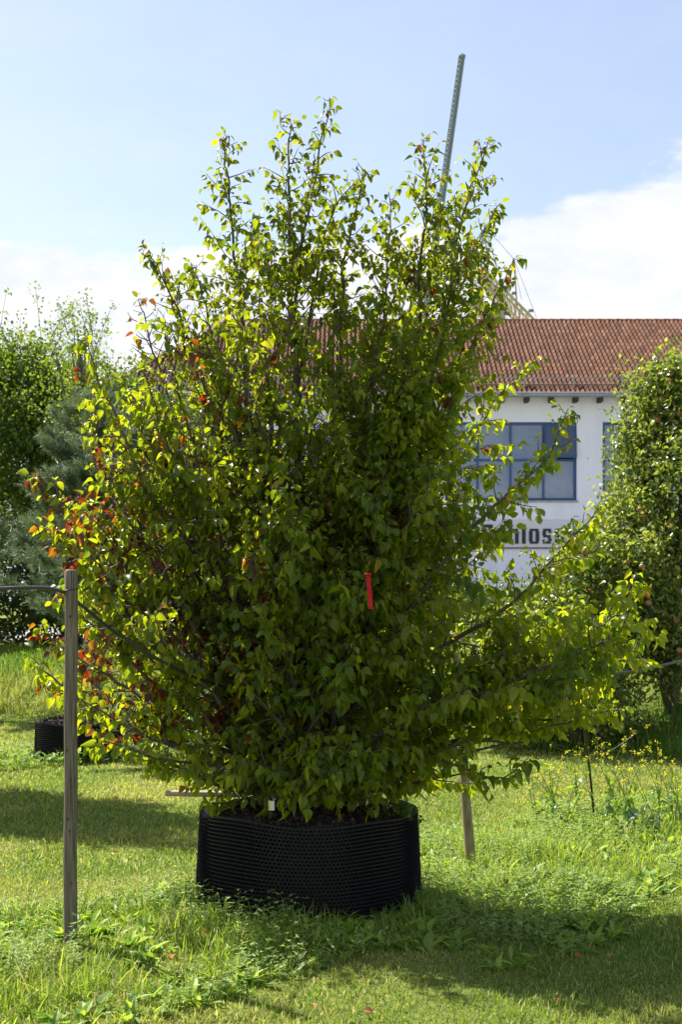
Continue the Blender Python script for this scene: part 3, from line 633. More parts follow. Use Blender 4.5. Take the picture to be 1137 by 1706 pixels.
# ------------------------------------------------------------------ planters
def planter_parts(root, R0, R1, H, rows, cols, seed, wob=.012):
    r = np.random.default_rng(seed); L0 = np.array(root.location)
    def rad(th, z):
        f = z / H; return (R0 + (R1 - R0) * f) * (1 + wob * np.sin(3 * th + 1.1) + wob * .7 * np.sin(5 * th + .4 + f) + wob * .5 * np.sin(9 * th))
    def top(th): return H + .012 * np.sin(2 * th + .6) + .008 * np.sin(5 * th)
    m = MB(); nth = 96; th = np.arange(nth) * 2 * math.pi / nth; prof = []
    for z, off in ((-.03, 0), (H * .25, 0), (H * .5, 0), (H * .75, 0), (H, 0), (H, -.014), (H * .8, -.014)):
        rr_ = rad(th, z) + off; zz = z + (top(th) - H) * (z / H); prof.append(np.stack([rr_ * np.cos(th), rr_ * np.sin(th), zz], -1))
    v = np.concatenate(prof) + L0; f = [(i * nth + j, i * nth + (j + 1) % nth, (i + 1) * nth + (j + 1) % nth, (i + 1) * nth + j) for i in range(len(prof) - 1) for j in range(nth)]
    m.add(v, f)
    # hollow cones (dimples), tips outwards
    a6 = np.arange(6) * math.pi / 3; tv = np.vstack([np.stack([np.cos(a6), np.sin(a6), 0 * a6], -1), np.stack([.55 * np.cos(a6), .55 * np.sin(a6), .62 + 0 * a6], -1), np.stack([.22 * np.cos(a6), .22 * np.sin(a6), 1.0 + 0 * a6], -1), [[0, 0, .96]]])
    tf = [(j, (j + 1) % 6, 6 + (j + 1) % 6, 6 + j) for j in range(6)] + [(6 + j, 6 + (j + 1) % 6, 12 + (j + 1) % 6, 12 + j) for j in range(6)] + [(12 + j, 12 + (j + 1) % 6, 18, 18) for j in range(6)]
    tf4 = np.array(tf[:12]); tf3 = np.array([(a, b, c) for a, b, c, d in tf[12:]])
    K, J = np.meshgrid(np.arange(rows), np.arange(cols), indexing='ij'); K = K.ravel(); J = J.ravel()
    tt = (J + .5 * (K % 2)) * 2 * math.pi / cols + r.normal(0, .002, len(K)); z = (K + .55) / rows * H * .985
    rr_ = rad(tt, z); nrmv = np.stack([np.cos(tt), np.sin(tt), 0 * tt + .03], -1); pos = np.stack([rr_ * np.cos(tt), rr_ * np.sin(tt), z + (top(tt) - H) * z / H], -1) + L0
    side = np.stack([-np.sin(tt), np.cos(tt), 0 * tt], -1); up = np.cross(nrmv, side); R = np.stack([side, up, nrmv], -1)
    s = math.pi * (R0 + R1) / cols * .5; sc = np.tile([s * .66, H / rows * .36, .028], (len(K), 1)); cc = np.zeros((len(K), 3))
    base = m.n; m.inst(tv, tf4, pos, R, sc, cc)
    m.f.append((tf3[None] + (np.arange(len(K)) * len(tv))[:, None, None]).reshape(-1, 3) + base)
    m.build('shell', M_pot, root)
    # soil with chips
    m = MB(); rings = 7; v = [np.array([0, 0, H * .97 + .05])]; f3 = []
    for i in range(1, rings):
        rr_ = (rad(th, H) - .015) * i / (rings - 1); hh = H * .97 - .004 + .055 * (1 - (i / (rings - 1)) ** 2) + .012 * np.sin(th * 7 + i) * (i < rings - 1)
        v += list(np.stack([rr_ * np.cos(th), rr_ * np.sin(th), hh], -1))
    m.add(np.array(v) + L0, [(0, 1 + j, 1 + (j + 1) % nth) for j in range(nth)])
    m.add(np.array(v) + L0, [(1 + (i - 1) * nth + j, 1 + i * nth + j, 1 + i * nth + (j + 1) % nth, 1 + (i - 1) * nth + (j + 1) % nth) for i in range(1, rings - 1) for j in range(nth)])
    so = m.build('soil', M_soil, root, True)
    n = 1500; aa = r.random(n) * 6.283; rr_ = np.sqrt(r.random(n)) * R1 * .95; pos = np.stack([rr_ * np.cos(aa), rr_ * np.sin(aa), H * .97 + .06 * (1 - (rr_ / R1) ** 2) + .006 * r.random(n)], -1) + L0
    m = MB(); m.inst(np.array([(-1, -1, 0), (1, -1, .3), (1, 1, 0), (-1, 1, .3)]), np.array([(0, 1, 2, 3)]), pos, frames(r.normal(size=(n, 3)), r.normal(size=(n, 3)) + [0, 0, 1]), r.uniform(.005, .014, n), mixcol((.018, .012, .009), (.12, .06, .04), r.random(n) ** 3))
    m.build('bark_mulch', M_chip, so)
PC = (-.18, 7.5, 0.0)
pot = thing('planter', 'large black dimpled plastic planter under the main tree', 'planter', PC, 'black dimpled planters')
planter_parts(pot, .575, .55, .50, 26, 168, 1)
PP = (-2.68, 14.5, 0.0)
pot2 = thing('planter', 'distant black dimpled planter holding the pine behind the grey post', 'planter', PP, 'black dimpled planters')
planter_parts(pot2, .43, .42, .37, 18, 110, 2)
POFF = (-4.2, 12.4, 0.0)
pot3 = pot2.copy(); COL.objects.link(pot3); pot3.location = POFF; pot3['label'] = 'black dimpled planter outside the left edge whose tree shades the lawn'
for ch in list(pot2.children):
    c2 = ch.copy(); COL.objects.link(c2); c2.parent = pot3
    for g2 in ch.children:
        d2 = g2.copy(); COL.objects.link(d2); d2.parent = c2

# ------------------------------------------------------------------ pine in the second planter
def pine(root, base, H, spread, seed, ntuft, tiltx=0):
    r = np.random.default_rng(seed); t = MB(); l = MB(); b = np.array(base); top = b + [tiltx, 0, H - .5]
    tp_ = catmull([b + [0, 0, .3], b + [.05, 0, H * .35], b + [-.03, 0, H * .7], top], .15); t.tube(tp_, np.linspace(.065, .012, len(tp_)), 9)
    tips = []
    for k in range(72):
        f = r.uniform(.24, 1.0) ** .9; q = tp_[min(int(f * len(tp_)), len(tp_) - 1)]; az = k * 2.4 + r.normal(0, .3); reach = spread * (1.12 - f) ** .6 * r.uniform(.65, 1.15)
        e = q + np.array([math.cos(az) * reach, math.sin(az) * reach * .9, .25 * reach + r.normal(0, .1)])
        pt = catmull([q, q + (e - q) * .5 + [0, 0, -.04], e], .1); t.tube(pt, np.linspace(.02, .005, len(pt)), 5)
        for m in range(int(ntuft / 72)):
            i = int(len(pt) * r.uniform(.3, 1)); c_ = pt[min(i, len(pt) - 1)] + nrm(r.normal(size=3)) * r.uniform(.02, .13) * np.array([1, 1, .7]); tips.append((c_, nrm(e - q) + [0, 0, .7]))
    tips.append((top, np.array([0, 0, 1.])))
    tc_ = np.array([a for a, _ in tips]); td = nrm(np.array([b_ for _, b_ in tips])); m = 38; n = len(tc_) * m
    u = r.uniform(-.09, .05, n); pos = np.repeat(tc_, m, 0) + np.repeat(td, m, 0) * u[:, None]; d = nrm(r.normal(size=(n, 3))) * .9 + np.repeat(td, m, 0) * .9
    tone = np.repeat(np.clip(r.normal(.5, .3, len(tc_)), 0, 1), m); col = mixcol((.05, .085, .045), (.24, .31, .19), np.clip(tone + r.normal(0, .15, n), 0, 1))
    l.inst(np.array([(-.5, 0, 0), (.5, 0, 0), (.15, 1, -.1), (-.15, 1, -.1)]), np.array([(0, 1, 2, 3)]), pos, frames(d, r.normal(size=(n, 3))), np.stack([np.full(n, .0058), r.uniform(.05, .09, n), np.full(n, .07)], -1), col)
    t.build('trunk', M_gbark, root); l.build('crown', M_needle, root)
pr = thing('pine_tree', 'blue-green potted pine with long soft needles behind the grey post', 'tree', (PP[0], PP[1], .38)); pine(pr, (PP[0] + .17, PP[1], .05), 3.75, 1.05, 21, 2100)
pr2 = thing('pine_tree', 'large blue-green pine on the bank at the left edge', 'tree', (-6.2, 20.5, .5)); pine(pr2, (-6.2, 20.5, .2), 4.6, 1.7, 22, 2100)
pr3 = thing('pine_tree', 'bluish pine tucked between the potted pine and the grey-green shrub', 'tree', (-3.55, 19.2, .4)); pine(pr3, (-3.45, 19.2, .2), 4.6, 1.15, 23, 1700)

# ------------------------------------------------------------------ broadleaf potted trees
def grow_tree(root, leaders, seed, leaf_step=.0245, mat_l=M_leaf, shoot_step=.074, size=.0485, clip=None, free=()):
    """leaders: (points, base radius, autumn share, leafy-from fraction, shoot scale)"""
    r = np.random.default_rng(seed); T = MB(); W = MB(); lp, ld, ln, ls, lc, lfr = [], [], [], [], [], []; nf = len(leaders); st8 = [False]
    UP = np.array([0, 0, 1.])
    def put_leaves(pts, start, tone, aut, sz):
        seg = np.linalg.norm(np.diff(pts, axis=0), axis=1); cum = np.concatenate([[0], np.cumsum(seg)]); Lg = cum[-1]
        if Lg < .02: return
        s = np.arange(start, Lg, leaf_step) if Lg > start else np.array([]); s = np.append(s, Lg)
        p = np.stack([np.interp(s, cum, pts[:, k]) for k in range(3)], -1); d = nrm(pts[-1] - pts[0]); side = np.cross(d, UP); side = side / max(np.linalg.norm(side), 1e-3)
        n = len(s); sg = np.where(np.arange(n) % 2 == 0, 1., -1.)[:, None]
        dd = side[None] * sg * .75 + d[None] * .45 + r.normal(0, .28, (n, 3)); dd[:, 2] -= r.uniform(.3, 1.6, n); dd[-1] = d * .9 + r.normal(0, .2, 3) - [0, 0, .5]
        dd = nrm(dd); pet = .012
        nn = UP[None] * .9 + side[None] * sg * .5 + r.normal(0, .45, (n, 3))
        lfr.append(np.full(n, st8[0])); lp.append(p + dd * pet); ld.append(dd); ln.append(nn); ls.append(sz * r.uniform(.55, 1.2, n))
        t = np.clip(tone + r.normal(0, .18, n), 0, 1); c = mixcol((.068, .125, .010), (.200, .250, .016), t)
        yel = r.random(n) < .012; c[yel] = (.30, .26, .02)
        if aut > 0:
            m = r.random(n) < aut; k = m.sum()
            if k:
                pal = np.array([(.095, .030, .014), (.055, .024, .016), (.13, .045, .014), (.17, .085, .014), (.09, .055, .014), (.10, .018, .014)]); c[m] = pal[r.integers(0, 6, k)] * r.uniform(.7, 1.2, k)[:, None]
        lc.append(c * r.uniform(.85, 1.15, n)[:, None])
    for li, (pts0, r0, aut, lf, ss) in enumerate(list(leaders) + list(free)):
        st8[0] = li >= nf
        pts = catmull(pts0, .05); n = len(pts); wob = np.cumsum(r.normal(0, .0070, (n, 3)), 0); pts = pts + (wob - np.linspace(0, 1, n)[:, None] * wob[-1]) * np.linspace(0, 1, n)[:, None]
        f = np.linspace(0, 1, n); rad = r0 * (1 - f) ** .8 + .0022
        T.tube(pts, rad, 7)
        Lt = n * .05; ph = r.uniform(0, 6.28); k = 0; s = lf * Lt
        while s < Lt - .02:
            i = min(int(s / .05), n - 2); fr = s / Lt; q = pts[i] + (pts[i + 1] - pts[i]) * (s / .05 - i if s / .05 - i < 1 else 0); tg = nrm(pts[i + 1] - pts[i])
            ph += 2.4 + r.normal(0, .35); a = np.cross(tg, [.3, .2, .9]); a = nrm(a); b = np.cross(tg, a); out = a * math.cos(ph) + b * math.sin(ph)
            rem = Lt - s; sl = ss * (.06 + min(.40, .40 * (rem / 1.25) ** 1.0)) * r.uniform(.55, 1.25) * (0.75 if fr < .35 else 1)
            dr = nrm(tg * r.uniform(.45, .9) + out + UP * r.uniform(-.15, .35)); e = q + dr * sl + UP * sl * r.uniform(-.12, .12)
            pt = catmull([q, q + dr * sl * .5 + r.normal(0, .015, 3), e], .045)
            if clip is None or st8[0] or clip(e):
                W.tube(pt, np.linspace(min(.0042, rad[i] * .8), .0014, len(pt)), 4); tone = np.clip(r.normal(.5, .22), 0, 1); au = 0
                if aut > 0 and r.random() < aut * 1.15: au = r.uniform(.5, 1)
                elif r.random() < .005: au = .4
                put_leaves(pt, .03, tone, au, size * r.uniform(.85, 1.12))
                if sl > .11:
                    for m in range(int(sl / .065)):
                        j = int(len(pt) * (.25 + .65 * r.random())); qq = pt[min(j, len(pt) - 1)]; d2 = nrm(dr * .7 + nrm(r.normal(size=3)) * .9 + UP * .1); l2 = sl * r.uniform(.25, .5)
                        p2 = catmull([qq, qq + d2 * l2 * .5, qq + d2 * l2], .05); W.tube(p2, [.0022] + [.0013] * (len(p2) - 1), 3); put_leaves(p2, .025, tone, au, size * r.uniform(.8, 1.05))
            s += shoot_step * (.46 if q[2] > 2.9 else .68 if rem < .9 else 1) * r.uniform(.6, 1.4); k += 1
        put_leaves(pts[int(n * .72):], .02, .55, aut * .7, size)
    lp, ld, ln, ls, lc = (np.concatenate(a) for a in (lp, ld, ln, ls, lc))
    ls = ls * np.interp(lp[:, 2] - PC[2], [1.2, 3.0, 4.2], [1.12, .92, .82])
    if clip is not None:
        fr8 = np.concatenate(lfr); ok = fr8 | (clip(lp) & (r.random(len(lp)) < sun_lane_keep(lp))); lp, ld, ln, ls, lc = lp[ok], ld[ok], ln[ok], ls[ok], lc[ok]
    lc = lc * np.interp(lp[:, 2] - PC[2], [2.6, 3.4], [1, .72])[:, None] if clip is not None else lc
    print('LEAVES', len(lp)); Lm_ = MB(); k = r.integers(0, 4, len(lp))
    tm = [ribbon_leaf(w_, dr_, fo_, 5, .78) for w_, dr_, fo_ in ((.36, .35, .55), (.40, .6, .75), (.33, .9, .9), (.40, .15, .25))]
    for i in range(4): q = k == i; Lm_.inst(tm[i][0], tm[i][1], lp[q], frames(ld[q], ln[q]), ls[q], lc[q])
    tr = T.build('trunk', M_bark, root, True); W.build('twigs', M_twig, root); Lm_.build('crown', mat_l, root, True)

D0 = 7.5
rL = np.random.default_rng(77)
def lead(pts, dtip, r0=.016, aut=0., lf=.3, ss=1., base=None, curve=1.3):
    n = len(pts); out = []
    # first point = base at the soil
    bx, by = base or (rL.uniform(470, 560), 1345)
    allp = [(bx, by)] + pts
    ys = np.cumsum([0] + [math.hypot(allp[i + 1][0] - allp[i][0], allp[i + 1][1] - allp[i][1]) for i in range(n)]); ys = ys / ys[-1]
    for (px, py), f in zip(allp, ys): out.append(P(px, py, D0 + dtip * f ** curve))
    return (np.array(out), r0, aut, lf, ss)
leaders = [
 lead([(480, 1180), (450, 950), (418, 700), (400, 520), (388, 340), (377, 226)], .25, .024, .10, .33, .85),
 lead([(505, 1150), (500, 850), (492, 600), (489, 420), (482, 300), (484, 198)], -.15, .028, 0, .33, .9),
 lead([(492, 560), (500, 400), (524, 270), (536, 215), (550, 163)], -.12, .012, .04, .3, .5, base=(500, 800)),
 lead([(535, 1100), (555, 800), (560, 600), (575, 440), (592, 370), (608, 282)], .1, .022, 0, .33, .8),
 lead([(520, 520), (540, 400), (565, 345), (596, 300)], .2, .009, 0, .25, .7, base=(497, 640)),
 lead([(560, 1100), (640, 850), (690, 600), (712, 430), (722, 330), (706, 232)], -.1, .024, 0, .33, .85),
 lead([(590, 1100), (680, 800), (735, 560), (762, 400), (795, 300), (815, 232)], .15, .022, .05, .33, .85),
 lead([(720, 620), (760, 480), (795, 400), (835, 338)], .35, .010, .08, .3, .5, base=(670, 820)),
 lead([(640, 1000), (740, 700), (790, 560), (825, 490), (857, 432)], -.3, .018, .15, .35, .5),
 lead([(620, 1050), (740, 800), (820, 680), (860, 640), (893, 596)], .4, .018, .05, .35, .9),
 lead([(650, 1060), (790, 880), (880, 800), (925, 740), (948, 680)], -.45, .02, 0, .4, .75, curve=1.0),
 lead([(680, 1120), (840, 1010), (930, 930), (985, 870), (1010, 835)], -.1, .02, 0, .4, .8),
 lead([(700, 1190), (840, 1110), (960, 1060), (1035, 1010), (1060, 960)], .3, .018, 0, .42, .9),
 lead([(700, 1220), (860, 1160), (980, 1120), (1060, 1090), (1085, 1035)], -.2, .018, 0, .42, .9),
 lead([(680, 1260), (840, 1210), (960, 1190), (1040, 1180)], .35, .016, 0, .38, .95),
 lead([(450, 1150), (400, 850), (335, 640), (285, 500), (248, 416)], .1, .02, .06, .35, .8),
 lead([(430, 1150), (360, 880), (290, 680), (250, 560), (230, 498)], .4, .018, .22, .35, .8),
 lead([(420, 1180), (320, 960), (230, 780), (180, 660), (140, 566)], -.15, .018, .05, .4, .7),
 lead([(400, 1180), (310, 980), (220, 830), (165, 740), (148, 690)], .35, .016, .15, .4, .75),
 lead([(400, 1200), (280, 1020), (180, 900), (100, 830), (50, 790)], .1, .016, .55, .42, .6),
 lead([(400, 1220), (280, 1090), (180, 980), (110, 905), (68, 872)], -.2, .016, .45, .4, .75),
 lead([(390, 1240), (270, 1140), (180, 1060), (120, 1010), (95, 975)], -.45, .014, .12, .4, .8),
 lead([(390, 1250), (260, 1180), (150, 1110), (90, 1070), (62, 1040)], .45, .014, .8, .5, .55),
 lead([(380, 1270), (260, 1225), (150, 1180), (90, 1130), (48, 1092)], -.25, .014, .05, .45, .65),
 lead([(400, 1290), (300, 1250), (220, 1225), (160, 1215)], .3, .012, .3, .4, .8),
 lead([(420, 1310), (340, 1296), (270, 1265), (210, 1240)], -.25, .015, .15, .4, .8, base=(440, 1335)),
 lead([(430, 1322), (380, 1312), (330, 1290), (265, 1280)], -.1, .010, .2, .35, .7, base=(455, 1338)),
 # shoulders between the spires
 lead([(470, 1000), (430, 700), (360, 560), (318, 440)], -.35, .014, .05, .4, .9),
 lead([(520, 1000), (500, 700), (455, 560), (440, 420)], .35, .014, .25, .4, .9),
 lead([(560, 1000), (600, 700), (640, 520), (655, 400), (648, 320)], -.3, .014, 0, .4, .85),
 lead([(560, 1000), (640, 700), (670, 520), (690, 400)], .4, .014, 0, .4, .9),
 lead([(560, 1000), (690, 700), (740, 480), (760, 330)], -.35, .014, .05, .4, .85),
 lead([(480, 900), (380, 640), (300, 520), (300, 460)], .3, .012, .2, .4, .85),
]
free_leaders = [
 lead([(640, 1275), (740, 1262), (810, 1292), (850, 1283), (882, 1262)], -.45, .011, 0, .55, .55),
 lead([(620, 1280), (690, 1290), (735, 1300), (790, 1306)], .15, .006, 0, .5, .35),
 lead([(420, 1312), (370, 1310), (320, 1292), (265, 1278)], -.1, .014, .15, .45, .6, base=(445, 1338)),
 lead([(425, 1325), (395, 1335), (350, 1338)], -.35, .006, 0, .4, .5, base=(455, 1340))]
base_leaders = list(leaders)
for (pts_, r0_, au_, lf_, ss_) in base_leaders:
    e_ = pts_[-1]
    if e_[2] < (2.3 if e_[0] < 0 else 1.75) and abs(e_[0] - PC[0]) > .95:
        for _k in range(3 if e_[0] < 0 else 2):
            q_ = pts_.copy(); m_ = len(q_); q_ += np.linspace(0, 1, m_)[:, None] ** 1.2 * (rL.normal(0, 1, 3) * [.14, .25, .15]); q_[:, 0] = PC[0] + (q_[:, 0] - PC[0]) * rL.uniform(.66, .97)
            leaders.append((q_, r0_ * .8, au_ * .8, .28, ss_ * 1.15))
# envelope of the crown (X half-widths about its axis per height), for the in-between branches
EY = np.array([420, 500, 600, 700, 800, 900, 1000, 1100, 1200, 1270, 1310])
EL = np.array([440, 350, 270, 200, 150, 125, 120, 125, 160, 230, 310]); ER = np.array([700, 760, 810, 840, 880, 920, 985, 1050, 1010, 880, 750])
for k in range(54):
    py = 520 + 770 * rL.random() ** .72; az = k * 2.399 + rL.normal(0, .2); lft = np.interp(py, EY, EL); rgt = np.interp(py, EY, ER); c = (lft + rgt) / 2 * .6 + 510 * .4
    ca_, sa_ = math.cos(az), math.sin(az); f = rL.uniform(.5, 1.0); half = (rgt - c) if ca_ > 0 else (c - lft); tx = c + half * ca_ * f
    hm = (rgt - lft) / 2 / 316.0; dy = sa_ * hm * (.30 if sa_ > 0 else .55) * f
    rise = 1345 - py; bx = rL.uniform(465, 570)
    p1 = (bx + (tx - bx) * .22, 1345 - rise * .38); p2 = (bx + (tx - bx) * .62, 1345 - rise * .72)
    aut = .0 if tx > 420 else (.25 if rL.random() < .3 else .03)
    leaders.append(lead([p1, p2, (tx, py)], dy, .014 + .006 * rL.random(), aut, .34, 1.05, base=(bx, 1345), curve=1.15))
for (tx, py) in ((205, 640), (235, 600), (190, 720), (275, 540), (170, 760), (260, 650)):
    bx = rL.uniform(440, 510); leaders.append(lead([(bx + (tx - bx) * .35, 1345 - (1345 - py) * .4), (bx + (tx - bx) * .72, 1345 - (1345 - py) * .72), (tx, py)], rL.uniform(-.4, .35), .012, .12, .42, 1.1, base=(bx, 1345), curve=1.1))
for k in range(20):
    py = rL.uniform(500, 650); lft = np.interp(py, EY, EL); rgt = np.interp(py, EY, ER); tx = rL.uniform(lft + 15, rgt - 50); bx = rL.uniform(465, 570); rise = 1345 - py
    leaders.append(lead([(bx + (tx - bx) * .3, 1345 - rise * .4), (bx + (tx - bx) * .8, 1345 - rise * .75), (tx, py)], rL.uniform(-.35, .3), .012, .02 if tx > 400 else .12, .5, 1.05, base=(bx, 1345), curve=1.1))
# low drooping twigs over the rim
for k in range(46):
    az = -math.pi / 2 + rL.normal(0, .9); rr_ = rL.uniform(.35, .78); tx = 511 + math.cos(az) * rr_ * 316; dy = math.sin(az) * rr_
    leaders.append(lead([(511 + (tx - 511) * .5, 1290 - rL.uniform(0, 40)), (tx, rL.uniform(1240, 1350))], dy, .006, .0, .3, .8, base=(511 + rL.normal(0, 20), 1338), curve=.9))
main = thing('potted_tree', 'large multi-stemmed broadleaf tree with yellow-green leaves in the big planter', 'tree', (PC[0], PC[1], .46))
def clip_main(p):
    p = np.atleast_2d(p); x, y, z = p[:, 0], p[:, 1], p[:, 2]
    rr_ = np.hypot(x - PC[0], y - PC[1])
    low = (z > .50) | (rr_ > .68)          # nothing through the planter
    camr = (y > 5.75)
    # keep the space round the grey post and the bottom of the crown open
    fl = np.where(x > PC[0] + .12, np.minimum(.42 + .85 * np.clip(rr_ - .36, 0, 2), .90), .42 + 1.0 * np.clip(rr_ - .32, 0, .27) + .12 * np.clip(rr_ - .6, 0, 2))
    fl = np.where((x < PC[0] - .1) & (y > PC[1] - .15), .42 + 1.0 * np.clip(rr_ - .30, 0, .42), fl)
    fl = np.where((abs(x - PC[0] - .03) < .36) & (y < PC[1] - .2) & (rr_ < .8), .47, fl)
    floor_ = (z > fl) | ((z > fl - .22) & (z > .42) & (abs(x - PC[0] - .05) < .3) & (np.sin(9 * x + 3) * np.sin(8 * y + 1) > .45))
    res = low & camr & floor_
    return res if len(res) > 1 else bool(res[0])
def sun_lane_keep(p):
    # far-side leaves removed in lanes along the sun, to light front leaves
    S = np.array(sd); u = nrm(np.cross(S, [0, 0, 1.])); v_ = np.cross(u, S); q = p - np.array([PC[0], PC[1], 2.0])
    n = vnoise(q @ u, q @ v_, 13, 51); depth = q[:, 1] - .30 * q[:, 0]
    lane = n < .63
    f = np.where(depth > -.05, np.where(lane, .08, .95), np.where(depth > -.4, np.where(lane, .38, 1.0), 1.0))
    f = np.where((q[:, 0] > .95) | (q[:, 0] < -1.1) | (p[:, 2] > 3.25), 1.0, f)
    return f
grow_tree(main, leaders, 5, clip=clip_main, free=free_leaders)

# neighbour tree outside the left edge, whose shadow lies on the lawn
off = thing('potted_tree', 'neighbouring potted broadleaf tree just outside the left edge', 'tree', (POFF[0], POFF[1], .38))
ol = []
for k in range(34):
    az = k * 2.4; h = rL.uniform(1.6, 5.5); rr_ = 1.0 * (1 - (abs(h - 3.6) / 2.8) ** 2) * rL.uniform(.5, 1); b = np.array([POFF[0], POFF[1], .35]); e = b + [math.cos(az) * rr_, math.sin(az) * rr_, h - .35]
    ol.append((np.array([b, b + (e - b) * [.25, .25, .45], e]), .014, .05, .35, 1.0))
grow_tree(off, ol, 9, leaf_step=.05, shoot_step=.11, size=.08)

# ------------------------------------------------------------------ posts, hose, rod
def post(name, label, base, top, r0, r1, m, group='wooden posts of the watering line', knots=()):
    root = thing(name, label, 'post', tuple(base), group); b, t = np.array(base) - [0, 0, .05], np.array(top)
    d = nrm(t - b); pts = [b + (t - b) * f for f in np.linspace(0, 1, 14)]; rad = list(np.linspace(r0, r1, 14)); pts += [t + d * .010, t + d * .014]; rad += [r1 * .8, r1 * .25]
    pts = np.array(pts); pts[:14, 0] += .0015 * np.sin(np.arange(14) * 1.3); mm = MB(); mm.tube(pts, rad, 20, cap=True); mm.build('shaft', m, root, True)
    return root
pb = P(116.5, 1590, 6.43); pb[2] = 0; pt_ = P(118.5, 953, 6.43)
lp_ = post('wooden_post', 'weathered grey round post in the left foreground grass', pb, pt_, .0315, .0295, M_post)
KM = mat('knot', (.04, .033, .028), .9)
for (kx_, ky_) in ((.006, 1027), (-.008, 1250), (.010, 1300), (-.004, 1365), (.004, 1385), (.012, 1472)):
    z = CAMZ - (ky_ - HZ) / F * 6.40; c_ = np.array([pb[0] + kx_, 6.43 - math.sqrt(max(.0308 ** 2 - kx_ ** 2, 0)) - .0006, z]); a = np.arange(8) * math.pi / 4
    ring = np.stack([c_[0] + .0045 * np.cos(a), c_[1] + 0 * a, c_[2] + .0065 * np.sin(a)], -1); kn = MB(); kn.add(np.vstack([ring, c_ - [0, .001, 0]]), [(j, (j + 1) % 8, 8) for j in range(8)]); kn.build('knot', KM, lp_)
rb = P(787, 1453, 8.4); rb[2] = 0; rt = P(757, 1058, 8.45)
post('wooden_post', 'tan round post leaning behind the planter on the right', rb, rt, .0325, .023, M_post2)
ob = np.array([2.95, 10.55, 0.]); post('wooden_post', 'round wooden post beyond the right edge holding the hose end', ob, ob + [0, 0, 1.35], .03, .028, M_post)
ol_ = np.array([-2.95, 5.3, 0.]); post('wooden_post', 'round wooden post beyond the left edge holding the hose end', ol_, ol_ + [0, 0, 1.75], .03, .028, M_post)
hose = MB(); hz0 = [np.array([-2.95, 5.26, 1.68]), P(-120, 981, 6.2), P(40, 979, 6.36), P(80, 980, 6.385), P(104, 986, 6.40), P(112, 990, 6.475), P(135, 1008, 6.50), P(205, 1062, 6.75), P(330, 1130, 7.1), P(480, 1160, 7.75), P(640, 1120, 8.2), P(752, 1072, 8.50), P(850, 1095, 8.75), P(960, 1122, 9.1), P(1060, 1118, 9.45), P(1137, 1101, 9.8), np.array([2.93, 10.50, 1.22])]
hp = catmull(hz0, .03); hose.tube(hp, .0085, 8); ho = hose.build('hose', M_hose, None, True); tag(ho, 'black watering hose strung between the wooden posts', 'hose')
wr = MB(); a = np.linspace(0, 2 * math.pi, 28); zc = P(0, 984, 6.43)[2]; wr.tube(np.stack([pb[0] + .0325 * np.cos(a) + .001, 6.43 + .0325 * np.sin(a), zc + .004 * np.cos(a + .3) - .002 * np.sin(a)], -1), .0022, 6)
wo_ = wr.build('wire_tie', M_wire, None, True); tag(wo_, 'dark wire wrapped round the top of the grey post', 'wire tie')
rod = MB(); q0 = P(992, 1356, 10.3); q0[2] = -.02; rod.tube(catmull([q0, P(984, 1290, 10.1), P(975, 1215, 9.8), P(973, 1127, 9.3)], .1), [.0085] * len(catmull([q0, P(984, 1290, 10.1), P(975, 1215, 9.8), P(973, 1127, 9.3)], .1)), 8, cap=True)
ro = rod.build('drip_pipe', M_wire, None, True); tag(ro, 'thin black pipe rising from the mustard weeds to the hose', 'pipe')

# ------------------------------------------------------------------ small things on and round the planter
st = MB(); a, b = P(276, 1345, 7.85), P(412, 1349, 7.80); a[2] = b[2] = .535; st.tube(np.linspace(a, b, 7), [.015, .0165, .017, .017, .0165, .017, .016], 12, cap=True)
so_ = st.build('wooden_stake', M_stake, None, True); tag(so_, 'pale wooden stake lying across the left rim of the planter', 'stake')
rbn = MB(); a = P(614, 958, 6.28); pts = [a + np.array([.004 * s + .02 * s * .4, .006 * math.sin(s * 5), -.15 * s]) for s in np.linspace(0, 1, 9)]; wv = .010; vv = []
for i, p_ in enumerate(pts):
    tw_ = .5 * math.sin(i * .7); dx = np.array([math.cos(tw_), math.sin(tw_), 0]) * wv; n_ = np.array([-math.sin(tw_), math.cos(tw_), 0]) * .0006; vv += [p_ - dx + n_, p_ + dx + n_, p_ + dx - n_, p_ - dx - n_]
ff = [(4 * i + j, 4 * i + (j + 1) % 4, 4 * i + 4 + (j + 1) % 4, 4 * i + 4 + j) for i in range(8) for j in range(4)] + [(0, 1, 2, 3), (32, 35, 34, 33)]
rbn.add(vv, ff); rbn.tube(np.stack([a[0] + .012 * np.cos(np.linspace(0, 6.28, 12)), a[1] + .012 * np.sin(np.linspace(0, 6.28, 12)), a[2] + .004 + 0 * np.linspace(0, 1, 12)], -1), .005, 6)
ro = rbn.build('red_ribbon', M_red); tag(ro, 'red plastic ribbon hanging from a front twig of the main tree', 'ribbon')
tg_ = thing('plant_label', 'small white and yellow plant tag hanging over the planter soil', 'plant label', tuple(P(452, 1349, 6.93)))
m_ = MB(); c_ = P(452, 1342, 6.93); m_.box((c_[0] - .006, c_[1], c_[2] - .024), (c_[0] + .016, c_[1] + .001, c_[2] + .022)); m_.build('tag', M_white, tg_)
m_ = MB(); m_.box((c_[0] - .014, c_[1], c_[2] - .024), (c_[0] - .0063, c_[1] + .001, c_[2] + .026)); m_.build('yellow_strip', M_yel, tg_)
m_ = MB(); m_.tube([c_ + [.0, .0005, .02], c_ + [-.004, .03, .12]], .0008, 4); m_.build('string', M_wire, tg_)
m_ = MB(); a, b = P(610, 1352, 8.0), P(622, 1290, 8.02); a[2] = .44
vv = []
